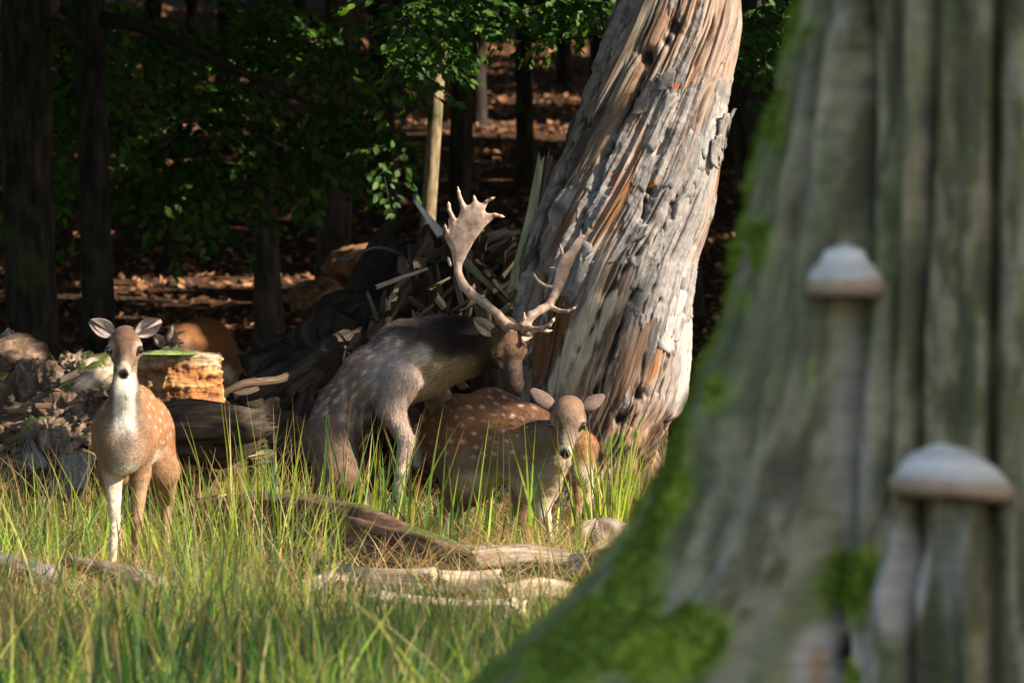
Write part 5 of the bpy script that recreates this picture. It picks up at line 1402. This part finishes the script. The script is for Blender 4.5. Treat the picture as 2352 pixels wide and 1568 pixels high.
# ---- doe in front of the buck
def build_mid_doe():
    Y0 = 33.6
    q = lambda x, y, d=0.0: P(x, y, Y0 + d)
    g = lambda x, y_: np.array([P(x, 1250, y_)[0], y_, gz(P(x, 1250, y_)[0], y_)])
    root = empty('fallow_doe', g(1130, 33.6), 'spotted russet fallow doe under the buck, head lowered in front of the leaning dead trunk', 'deer')
    B = Body()
    B.cone(q(1213, 1030, -.20), q(1120, 1000, .08), .185, .205, RUSSET, .06)
    B.cone(q(1120, 1000, .08), q(1045, 988, .36), .205, .185, RUSSET, .06)
    B.cone(q(1100, 1045, .08), q(1060, 1045, .3), .185, .16, RUSSET, .06)
    B.cone(q(1220, 985, -.20), q(1130, 950, .08), .115, .125, RUSSET, .05)
    nk = [q(1296, 985, -.46), q(1268, 1015, -.38), q(1222, 1030, -.22)]
    B.chain(nk, [.078, .100, .15], (.17, .115, .08), .045)
    B.cone(q(1285, 1055, -.42), q(1235, 1105, -.24), .055, .13, (.36, .28, .22), .05)
    K = dict(crown=(.16, .102, .07), face=(.165, .115, .085), bridge=(.17, .12, .10), jaw=(.40, .31, .24), brow=(.24, .15, .10), cheek=(.24, .16, .11), muzzle=(.36, .28, .22), lip=(.55, .47, .40))
    T, r, f, u = head(B, q(1304, 964, -.50), (-.06, -.80, -.60), (-1, -.05, -.06), 1.30, K)
    pale = (.66, .56, .46); legc = (.30, .20, .13)
    B.chain([q(1228, 1075, -.26), q(1240, 1140, -.25), q(1250, 1190, -.26)], [.085, .055, .037], [legc, pale], .035)
    a = g(1254, 33.32); B.chain([q(1250, 1190, -.26), a + (0, .03, .08), a + (.01, .01, .035)], [.036, .024, .027], pale, .012)
    hoofs(B, a + (0, .01, .03), a + (0.02, -.025, .018), .025)
    B.chain([q(1195, 1080, .0), q(1206, 1150, .02), q(1200, 1195, .0)], [.085, .05, .032], [legc, legc], .035)
    a = g(1206, 33.6); B.chain([q(1200, 1195, .0), a + (0, .03, .08), a + (.01, .01, .035)], [.032, .02, .025], legc, .012)
    hoofs(B, a + (0, .01, .03), a + (0.02, -.025, .018), .025)
    for x0, x1, x2, x3, yy in ((1035, 1065, 1012, 1022, .18), (1060, 1090, 1048, 1055, .46)):
        B.chain([q(x0 + 10, 1020, yy + .1), q(x1, 1110, yy - .05), q(x2, 1170, yy + .05)], [.15, .10, .036], [RUSSET, legc], .04)
        a = g(x3, Y0 + yy); B.chain([q(x2, 1170, yy + .05), a + (0, .03, .08), a + (.01, .01, .035)], [.034, .02, .025], legc, .012)
        hoofs(B, a + (0, .01, .03), a + (0.02, -.025, .018), .025)
    B.cone(q(970, 985, .42), q(960, 1060, .45), .035, .025, WHITE, .03)
    def paint(V, Nn, col, W_):
        wt = W_[:, 0:4].sum(1)
        zz = V[:, 2]; px = 1176 + V[:, 0] / V[:, 1] * FP
        lowz = q(0, 1005)[2]
        nz_ = .05 * fbm(V[:, 0] * 9, V[:, 1] * 9, V[:, 2] * 9, 8, 3)
        greyf = wt * sstep(lowz + .04, lowz - .15, zz + nz_)
        col = mixc(col, greyf * .85, (.25, .205, .17))
        belly = wt * sstep(q(0, 1075)[2], q(0, 1115)[2], zz + nz_)
        col = mixc(col, belly * .9, (.60, .52, .43))
        col = mixc(col, blob(V, q(1242, 1000, -.30), .11, .5) * .75, (.075, .048, .036))  # shadow beside the neck, painted into the coat
        back = wt * sstep(.80, .97, Nn[:, 2])
        col = mixc(col, back * .6, (.12, .055, .028))
        side = (wt > .5) & (Nn[:, 2] > -.35) & (Nn[:, 1] < .3) & (px < 1232) & (zz > q(0, 1060)[2])
        sp = np.zeros(len(V)); ax_ = nrm(q(1215, 1040, -.22) - q(1045, 988, .36))
        for c_ in scatter(V, side, .060, 4):
            d_ = V - c_; d_ = d_ - .35 * (d_ @ ax_)[:, None] * ax_
            k_ = .7 + .3 * math.sin(c_[0] * 91 + c_[2] * 57); sp = np.maximum(sp, (.75 + .25 * math.sin(c_[0] * 131)) * (1 - sstep(.008 * k_, .017 * k_, np.linalg.norm(d_, axis=1))) if True else 0)
        col = mixc(col, sp * .9 * sstep(q(0, 1070)[2], q(0, 1020)[2], zz), (.78, .72, .66))
        col = mixc(col, blob(V, T(0, .08, .02), .05, .6) * .7, (.085, .06, .055))
        col = mixc(col, blob(V, T(0, -.02, .05), .05, .7) * .5, (.34, .19, .10))
        col = mixc(col, blob(V, T(0, .03, .06), .03, .7) * .5, (.13, .085, .065))
        for sx in (-1, 1):
            col = mixc(col, blob(V, T(.055 * sx, .045, .016), .036, .45) * .45, (.36, .26, .18))
            col = mixc(col, blob(V, T(.053 * sx, .052, .012), .021, .4) * .95, (.03, .02, .016))
            col = mixc(col, blob(V, T(.022 * sx, .170, -.016), .024, .4) * .9, (.72, .63, .55))
            col = mixc(col, blob(V, T(.028 * sx, .160, -.036), .022, .4) * .85, (.66, .57, .49))
        col = mixc(col, blob(V, T(0, .187, -.018), .026, .25), (.018, .016, .018))
        col = mixc(col, blob(V, T(0, .18, -.045), .016, .4) * .9, (.70, .62, .55))
        return col
    finish(B, root, .0068, paint, 125000, lambda V: np.where((V[:, 2] > q(0, 1050)[2]) & (V[:, 1] < 33.25), .012, np.where(V[:, 2] < .4, .011, .026)), 21)
    for sx in (-1, 1):
        ball('eye', T(.0600 * sx, .054, .018), .0215, root, M['eye'])
        tip = q(1217, 885, -.42) if sx > 0 else q(1389, 900, -.42)
        b = T(.056 * sx, -.045, .012)
        ear(root, b, tip - b, (.15 * sx, .45, -.85), np.linalg.norm(tip - b), .050, (.60, .50, .44), (.13, .09, .075), 8 + sx)
build_mid_doe()

# ---- young deer behind, its rump showing past the doe's head
def build_fawn():
    Y0 = 34.6
    q = lambda x, y, d=0.0: P(x, y, Y0 + d)
    g = lambda x, y_: np.array([P(x, 1240, y_)[0], y_, gz(P(x, 1240, y_)[0], y_)])
    root = empty('fallow_fawn', g(1290, 34.6), 'young orange-brown deer with white belly, mostly hidden behind the lowered doe', 'deer')
    B = Body()
    B.cone(q(1318, 1036, 0), q(1240, 1044, .15), .090, .11, (.13, .075, .044), .05)
    B.cone(q(1240, 1030, .15), q(1180, 1040, .25), .125, .11, RUSSET, .05)
    B.cone(q(1180, 1020, .25), q(1130, 975, .3), .07, .055, RUSSET, .04)
    K = dict(crown=FACE, face=FACE, bridge=FACE, jaw=WHITE, brow=FACE, cheek=FACE, muzzle=FACE, lip=WHITE)
    T, r, f, u = head(B, q(1115, 985, .3), (-.9, .1, -.45), (0, 1, 0), .72, K)
    B.chain([q(1335, 1030, -.03), q(1335, 1085, -.06), q(1352, 1125, .0)], [.095, .055, .026], [RUSSET, WHITE], .04)
    a = g(1352, 34.55); B.chain([q(1352, 1125, 0), a + (-.01, .0, .07), a + (-.02, 0, .03)], [.026, .017, .021], (.6, .5, .4), .012)
    hoofs(B, a + (-.01, 0, .025), a + (-.035, -.0, .015), .02)
    for x, yy in ((1325, .16), (1190, .12), (1185, .3)):
        a = g(x, Y0 + yy); B.chain([q(x, 1060, yy), q(x + 4, 1140, yy), a + (0, 0, .06), a + (-.01, 0, .03)], [.07, .028, .017, .021], (.36, .22, .13), .03)
        hoofs(B, a + (-.01, 0, .025), a + (-.035, -.0, .015), .02)
    def paint(V, Nn, col, W_):
        z0 = q(0, 1062)[2]
        m = sstep(z0 + .02, z0 - .03, V[:, 2] + .02 * fbm(V[:, 0] * 20, V[:, 1] * 20, V[:, 2] * 20, 3, 2)) * W_[:, :2].sum(1)
        col = mixc(col, m, (.76, .70, .62))
        sp = np.zeros(len(V))
        for c_ in scatter(V, (W_[:, :2].sum(1) > .5) & (V[:, 2] > z0 + .04), .07, 6):
            sp = np.maximum(sp, 1 - sstep(.006, .013, np.linalg.norm(V - c_, axis=1)))
        return mixc(col, sp * .6, WHITE)
    finish(B, root, .0085, paint, 22000, lambda V: np.full(len(V), .02), 31)
    for sx in (-1, 1):
        ball('eye', T(.0575 * sx, .050, .014), .012, root, M['eye'])
        b = T(.045 * sx, -.04, .03); ear(root, b, .5 * sx * r - .6 * f + .6 * u, f, .09, .03, (.5, .4, .35), (.13, .09, .07), 2 + sx)
build_fawn()

# ---- deer out of focus in the shade behind the stump
def build_far_deer():
    Y0 = 50.0
    s = 1.0
    q = lambda x, y, d=0.0: P(x, y, Y0 + d)
    g = lambda x, y_: np.array([P(x, 940, y_)[0], y_, gz(P(x, 940, y_)[0], y_)])
    root = empty('fallow_doe', g(470, 50.2), 'orange-brown deer standing in the shade behind the mossy stump', 'deer')
    OR = (.20, .08, .028)
    B = Body()
    B.cone(q(430, 800, -.1), q(468, 800, .15), .20, .225, OR, .06)
    B.cone(q(468, 800, .15), q(500, 830, .5), .225, .19, (.10, .045, .02), .06)
    B.cone(q(392, 815, -.38), q(425, 800, -.15), .075, .13, (.36, .2, .12), .05)
    K = dict(crown=FACE, face=FACE, bridge=FACE, jaw=WHITE, brow=FACE, cheek=FACE, muzzle=FACE, lip=WHITE)
    T, r, f, u = head(B, q(388, 812, -.42), (-.5, -.6, -.6), (-.7, .7, 0), 1.0, K)
    for x, yy in ((428, -.18), (440, .02), (500, .4), (525, .5)):
        a = g(x, Y0 + yy); B.chain([q(x, 840, yy), q(x + 4, 890, yy), a + (0, 0, .06), a + (-.01, 0, .03)], [.11, .04, .02, .025], (.25, .13, .07), .04)
        hoofs(B, a + (-.01, 0, .025), a + (-.035, -.0, .015), .022)
    finish(B, root, .011, lambda V, Nn, col, W_: mixc(col, sstep(-.4, -.8, Nn[:, 2]) * W_[:, :2].sum(1), WHITE), 9000, lambda V: np.full(len(V), .02), 41)
    for sx in (-1, 1):
        ball('eye', T(.0575 * sx, .050, .014), .016, root, M['eye'])
    b = T(-.04, -.03, .04); tip = q(397, 748, -.4); ear(root, b, tip - b, (-.2, -1, 0), np.linalg.norm(tip - b), .042, (.6, .5, .44), (.2, .14, .1), 3)
    b = T(.04, -.03, .04); tip = q(352, 765, -.4); ear(root, b, tip - b, (-.2, -1, 0), np.linalg.norm(tip - b), .042, (.6, .5, .44), (.2, .14, .1), 4)
build_far_deer()

# ---- the buck
def sd_poly(X, poly):
    """signed distance to a polygon"""
    d = np.full(X.shape[:-1], 1e9); sgn = np.ones(X.shape[:-1])
    n = len(poly)
    for i in range(n):
        a = poly[i]; b = poly[i - 1]
        e = b - a; wv = X - a
        t = np.clip((wv @ e) / (e @ e + 1e-12), 0, 1)
        d = np.minimum(d, np.linalg.norm(wv - t[..., None] * e, axis=-1))
        c1 = X[..., 1] >= a[1]; c2 = X[..., 1] < b[1]; c3 = e[0] * wv[..., 1] > e[1] * wv[..., 0]
        flip = (c1 & c2 & c3) | (~c1 & ~c2 & ~c3)
        sgn = np.where(flip, -sgn, sgn)
    return d * sgn
def antler(parent, beam, rad, tines, palm, depth, tilt, name='antler', thick=.011, curl=0.0):
    """beam, tines: (crop x, crop y, depth) in the survey of the antlers; palm: outline, laid in a tilted plane"""
    A = lambda x, y: (x * .35149 + 918.7, y * .35149 + 398.1)
    pt = lambda x, y, d: P(*A(x, y), 33.3 + d)
    B = Body()
    B.chain([pt(*b) for b in beam], [r_ * .92 for r_ in rad], (1, 1, 1), .010)
    for t_ in tines:
        pts = [pt(*b[:3]) for b in t_]; B.chain(pts, [b[3] * (.9 if i_ < len(t_) - 1 else .4) for i_, b in enumerate(t_)], (1, 1, 1), .007)
    pl = np.array([pt(x, y, 0)[[0, 2]] for x, y in palm]) if palm else None
    allp = [q_['a'] for q_ in B.p] + [q_['b'] for q_ in B.p]
    lo = np.min(allp, 0) - .06; hi = np.max(allp, 0) + .06
    if pl is not None:
        lo[[0, 2]] = np.minimum(lo[[0, 2]], pl.min(0) - .03); hi[[0, 2]] = np.maximum(hi[[0, 2]], pl.max(0) + .03)
    h = .0040
    n = np.ceil((hi - lo) / h).astype(int) + 1
    ax = [lo[i] + h * np.arange(n[i]) for i in range(3)]
    G = np.stack(np.meshgrid(*ax, indexing='ij'), -1)
    D = np.full(n, .2)
    for q_ in B.p:
        d = B.dist(q_, G); k = q_['k']
        m = np.clip(.5 + .5 * (D - d) / k, 0, 1); D = D + (d - D) * m - k * m * (1 - m)
    if pl is not None:
        G2 = np.stack(np.meshgrid(ax[0], ax[2], indexing='ij'), -1)
        d2 = sd_poly(G2, pl)
        c0 = pl.mean(0)
        yc = 33.3 + depth + tilt[0] * (G2[..., 0] - c0[0]) + tilt[1] * (G2[..., 1] - c0[1]) + curl * ((G2[..., 0] - c0[0]) ** 2)
        th = thick * np.clip(-d2 / .03, 0, 1) ** .5 + .003
        dd = np.abs(ax[1][None, :, None] - yc[:, None, :]) - th[:, None, :]
        d3 = np.maximum(dd, d2[:, None, :] + .002)
        k = .012; m = np.clip(.5 + .5 * (D - d3) / k, 0, 1); D = D + (d3 - D) * m - k * m * (1 - m)
    V, F = surface_nets(D, lo, h)
    Nn = vnormals(V, F)
    V = V + Nn * (.0006 * fbm(V[:, 0] * 60, V[:, 1] * 60, V[:, 2] * 25, 5, 3))[:, None]
    tipz = np.ones((len(V), 3))
    for t_ in tines:
        e = pt(*t_[-1][:3]); tipz += (.9 * np.exp(-np.linalg.norm(V - e, axis=1) / .03))[:, None]
    mk(name, V, F, M['antler'], parent, col=tipz, loc=np.array(parent.location))
def build_buck():
    Y0 = 33.5
    q = lambda x, y, d=0.0: P(x, y, Y0 + d)
    g = lambda x, y_: np.array([P(x, 1250, y_)[0], y_, gz(P(x, 1250, y_)[0], y_)])
    root = empty('fallow_buck', g(770, 33.55), 'dark-necked fallow buck with broad palmate antlers, mounting the doe', 'deer')
    BR = (.17, .10, .066); GR = (.28, .205, .165); DK = (.014, .009, .007); TAN = (.34, .255, .165)
    B = Body()
    B.cone(q(926, 836, .06), q(862, 878, .06), .192, .172, GR, .06)      # chest to ribs
    B.cone(q(862, 878, .06), q(800, 942, .05), .172, .152, BR, .06)
    B.cone(q(800, 942, .05), q(754, 1012, .04), .152, .132, BR, .06)
    B.cone(q(985, 848, .04), q(935, 850, .05), .13, .16, (.36, .30, .25), .06)
    B.cone(q(1035, 818, .0), q(980, 850, .03), .115, .12, TAN, .05)
    nk = [q(1116, 795, -.06), q(1062, 797, -.02), q(1005, 803, .02), q(940, 812, .06)]
    B.chain(nk, [.122, .146, .160, .175], [DK, (.020, .013, .010), (.085, .06, .05)], .05)
    K = dict(crown=(.10, .056, .034), face=(.062, .037, .027), bridge=(.09, .058, .045), jaw=(.04, .026, .019), brow=(.12, .065, .038), cheek=(.055, .034, .025), muzzle=(.055, .04, .036), lip=(.14, .105, .085))
    T, r, f, u = head(B, q(1163, 790, -.16), (.24, -.30, -.90), (-.88, -.44, .0), 1.28, K)
    B.cone(T(0, .10, -.012), T(0, .165, -.02), .042 * 1.28, .036 * 1.28, (.05, .034, .028), .02, hair=-f)
    # hind legs
    B.chain([q(758, 1015, -.05), q(778, 1088, -.10), q(722, 1165, -.06)], [.135, .095, .044], [BR, BR], .08)
    a = g(730, 33.46); B.chain([q(722, 1165, -.06), a + (0, .0, .09), a + (.015, 0, .035)], [.042, .026, .030], BR, .012); hoofs(B, a + (.01, 0, .03), a + (.045, -.01, .02), .028)
    B.chain([q(768, 1010, .16), q(826, 1085, .18), q(800, 1165, .2)], [.13, .10, .05], [(.06, .036, .025), (.055, .034, .024)], .05)
    a = g(812, 33.7); B.chain([q(800, 1165, .2), a + (0, .0, .09), a + (.015, 0, .035)], [.04, .026, .030], (.07, .042, .028), .012); hoofs(B, a + (.01, 0, .03), a + (.045, -.01, .02), .028)
    B.cone(q(720, 995, .06), q(708, 1060, .06), .035, .022, DK, .02)
    # forelegs hooked over the doe
    LG = (.42, .32, .26)
    B.chain([q(918, 880, -.10), q(896, 935, -.15), q(931, 1008, -.20)], [.105, .066, .041], [GR, LG], .045)
    B.chain([q(931, 1008, -.20), q(921, 1085, -.22), q(914, 1122, -.2)], [.040, .026, .028], LG, .015); hoofs(B, q(914, 1122, -.2), q(908, 1142, -.19), .026)
    B.chain([q(975, 860, .2), q(1005, 915, .38), q(1035, 970, .75)], [.085, .055, .038], [GR, LG], .045)
    B.chain([q(1035, 970, .75), q(1030, 1060, .75), q(1020, 1095, .74)], [.038, .026, .028], LG, .015); hoofs(B, q(1020, 1095, .74), q(1015, 1112, .74), .026)
    def paint(V, Nn, col, W_):
        px = 1176 + V[:, 0] / V[:, 1] * FP; py = 784 - 0 * px
        nz_ = fbm(V[:, 0] * 11, V[:, 1] * 11, V[:, 2] * 11, 15, 3)
        wt = W_[:, 0:4].sum(1); wn = W_[:, 4:8].sum(1)
        # pale underside of neck and throat
        zt = q(0, 838)[2]
        nx0 = q(1040, 0)[0]
        under = wn * sstep(.05, -.55, Nn[:, 2] + .2 * nz_) * sstep(q(1125, 0)[0], q(1060, 0)[0], V[:, 0])
        col = mixc(col, under, TAN)
        col = mixc(col, blob(V, q(1025, 855, -.12), .080, .5) * .9, TAN)
        col = mixc(col, blob(V, q(975, 812, -.13), .055, .5) * .8, (.58, .50, .42))
        col = mixc(col, blob(V, q(1062, 862, -.03), .07, .5) * .8, (.42, .27, .13))
        # shoulder dark streak
        col = mixc(col, blob(V, q(955, 770, -.06), .075, .8) * .7, (.06, .048, .045))
        col = mixc(col, blob(V, q(905, 768, .0), .12, .7) * .75, (.10, .070, .062))
        col = mixc(col, blob(V, q(985, 755, .0), .13, .7) * .85, (.035, .025, .022))
        col = mixc(col, blob(V, q(1060, 770, -.05), .15, .5) * .9, (.014, .009, .007))
        # shoulders grizzled
        col = mixc(col, blob(V, q(903, 848, -.14), .115, .7) * .8, (.38, .315, .28))
        # groin, inner thighs
        col = mixc(col, blob(V, q(858, 985, -.02), .13, .4) * .9, (.05, .03, .021))
        col = mixc(col, blob(V, q(850, 935, -.08), .085, .6) * .6, (.075, .05, .036))
        col = mixc(col, blob(V, q(745, 1010, -.12), .14, .7) * .5, (.27, .21, .165))
        for k in range(3):
            ax_ = nrm(q(926, 836) - q(754, 1012))
        side = (wt > .4) & (Nn[:, 1] < .5) & (px < 930) & (Nn[:, 2] > -.35)
        sp = np.zeros(len(V))
        for c_ in scatter(V, side, .055, 9):
            d_ = V - c_; d_ = d_ - .5 * (d_ @ ax_)[:, None] * ax_
            sp = np.maximum(sp, 1 - sstep(.005, .014, np.linalg.norm(d_, axis=1)))
        ridge = sstep(-.1, .5, Nn @ nrm(np.array([-.7, -.1, .7])))
        col = mixc(col, sp * (.18 + .5 * ridge), (.62, .56, .51))
        gr = np.clip(fbm(V[:, 0] * 40, V[:, 1] * 40, V[:, 2] * 14, 77, 2), 0, 1) * wt
        col = mixc(col, gr * .5, (.5, .44, .40))
        # face
        for sx in (-1, 1):
            col = mixc(col, blob(V, T(.055 * sx, .042, .016), .044, .5) * .75, (.24, .135, .075))
            col = mixc(col, blob(V, T(.060 * sx, .045, .000), .028, .4) * .6, (.42, .28, .19))
            col = mixc(col, blob(V, T(.054 * sx, .052, .012), .021, .4) * .95, (.02, .014, .012))
            col = mixc(col, blob(V, T(.045 * sx, .085, -.006), .018, .6) * .8, (.46, .33, .25))
            col = mixc(col, blob(V, T(.017 * sx, .180, -.012), .010, .4), (.008, .007, .007))
        col = mixc(col, blob(V, T(0, .03, .06), .05, .7) * .45, (.22, .125, .07))
        col = mixc(col, blob(V, T(0, .10, .02), .03, .6) * .5, (.16, .11, .085))
        col = mixc(col, blob(V, T(0, .188, -.022), .022, .3) * .9, (.045, .035, .034))
        col = mixc(col, blob(V, T(-.0, .155, -.055), .024, .5) * .7, (.40, .32, .25))
        return col
    finish(B, root, .0068, paint, 160000, lambda V: np.where(V[:, 0] > q(1120, 0)[0], .013, np.where(V[:, 2] < .45, .012, .026)), 51)
    for sx in (-1, 1):
        ball('eye', T(.0590 * sx, .053, .016), .0215, root, M['eye'])
    # ears: the near one seen from its open side, the far one behind the right antler
    b = T(.050, -.035, .02); tip = q(1092, 732, -.20)
    ear(root, b, tip - b + np.array([0, -.03, .0]), (.25, -1, -.35), .155, .043, (.50, .40, .30), (.13, .085, .062), 4)
    b = T(-.050, -.035, .01); tip = q(1252, 772, .05)
    ear(root, b, tip - b, (.1, -1, .2), .13, .038, (.50, .40, .30), (.13, .085, .062), 5)
    base1, base2 = T(.036, -.03, .058), T(-.036, -.03, .058)
    inv = lambda p: (((1176 + p[0] / p[1] * FP) - 918.7) / .35149, 0)
    # antler on the picture's left: long beam sweeping out and up into the broad palm
    d0 = base1[1] - 33.3
    antler(root, [(705, 1012, d0 + .02), (690, 985, d0 - .01), (640, 925, d0 - .03), (548, 845, d0 - .02), (468, 788, d0 + .0), (415, 735, d0 + .03), (378, 650, d0 + .05), (372, 560, d0 + .06)],
           [.034, .029, .0255, .024, .025, .027, .020, .012],
           [[(690, 985, d0, .026), (760, 1005, d0 - .06, .019), (798, 985, d0 - .09, .015), (812, 945, d0 - .10, .011), (812, 905, d0 - .10, .005)],
            [(470, 790, d0, .018), (460, 765, d0 - .01, .009), (460, 742, d0 - .02, .004)],
            [(345, 292, d0 + .07, .014), (322, 240, d0 + .07, .011), (318, 205, d0 + .07, .010), (316, 182, d0 + .07, .006)],
            [(410, 205, d0 + .08, .014), (392, 160, d0 + .08, .011), (384, 120, d0 + .08, .009), (378, 86, d0 + .08, .006)],
            [(500, 205, d0 + .08, .013), (487, 165, d0 + .08, .009), (484, 143, d0 + .08, .006)],
            [(548, 215, d0 + .08, .014), (565, 185, d0 + .07, .010), (600, 165, d0 + .06, .008), (622, 156, d0 + .06, .005)],
            [(575, 285, d0 + .07, .016), (620, 272, d0 + .06, .012), (660, 280, d0 + .05, .008), (693, 288, d0 + .05, .004)],
            [(330, 600, d0 + .06, .010), (318, 565, d0 + .05, .008), (311, 540, d0 + .04, .004)],
            [(306, 385, d0 + .07, .010), (297, 350, d0 + .06, .007), (293, 326, d0 + .06, .004)]],
           [(440, 770), (385, 715), (360, 650), (345, 580), (328, 500), (302, 450), (286, 420), (292, 390), (312, 350), (312, 290), (345, 285), (360, 297), (378, 285), (392, 240), (398, 200), (420, 195), (436, 207), (456, 200), (475, 180), (500, 180), (522, 190), (545, 195), (556, 225), (560, 250), (580, 262), (610, 265), (612, 300), (565, 340), (522, 395), (483, 450), (457, 500), (437, 540), (412, 590), (402, 640), (412, 690), (438, 740)],
           d0 + .065, (-.12, .10), curl=.5)
    d1 = base2[1] - 33.3
    antler(root, [(812, 1022, d1 + .02), (822, 985, d1 - .005), (858, 930, d1 + .0), (920, 892, d1 + .02), (975, 862, d1 + .04), (1003, 800, d1 + .07), (1025, 720, d1 + .10), (1055, 620, d1 + .12)],
           [.033, .028, .025, .024, .024, .021, .020, .016],
           [[(822, 1000, d1, .025), (870, 1022, d1 - .05, .018), (930, 1015, d1 - .09, .015), (975, 990, d1 - .12, .012), (1000, 960, d1 - .13, .009), (1012, 940, d1 - .13, .005)],
            [(905, 1018, d1 - .07, .014), (960, 1030, d1 - .05, .010), (1000, 1026, d1 - .04, .005)],
            [(985, 875, d1 + .04, .018), (1040, 897, d1 + .0, .012), (1100, 900, d1 - .03, .009), (1135, 882, d1 - .04, .007), (1160, 860, d1 - .05, .004)],
            [(1000, 745, d1 + .09, .014), (950, 735, d1 + .07, .010), (905, 705, d1 + .05, .009), (880, 670, d1 + .04, .007), (870, 645, d1 + .03, .005)],
            [(1030, 625, d1 + .12, .012), (1000, 618, d1 + .11, .007), (970, 612, d1 + .10, .003)],
            [(1065, 545, d1 + .13, .013), (1055, 500, d1 + .13, .008), (1047, 460, d1 + .13, .004)],
            [(1115, 520, d1 + .14, .010), (1112, 490, d1 + .14, .007), (1112, 462, d1 + .14, .004)],
            [(1180, 440, d1 + .15, .011), (1180, 400, d1 + .15, .008), (1184, 365, d1 + .15, .004)],
            [(1190, 440, d1 + .15, .012), (1225, 400, d1 + .16, .008), (1272, 362, d1 + .17, .004)],
            [(1222, 402, d1 + .16, .008), (1232, 370, d1 + .16, .006), (1233, 342, d1 + .16, .003)]],
           [(1000, 790), (998, 740), (1005, 690), (1016, 640), (1035, 590), (1050, 545), (1075, 525), (1100, 498), (1140, 440), (1175, 400), (1200, 395), (1222, 400), (1205, 450), (1155, 540), (1115, 640), (1075, 735), (1035, 820), (1010, 850)],
           d1 + .11, (.15, .10), curl=-.3)
build_buck()
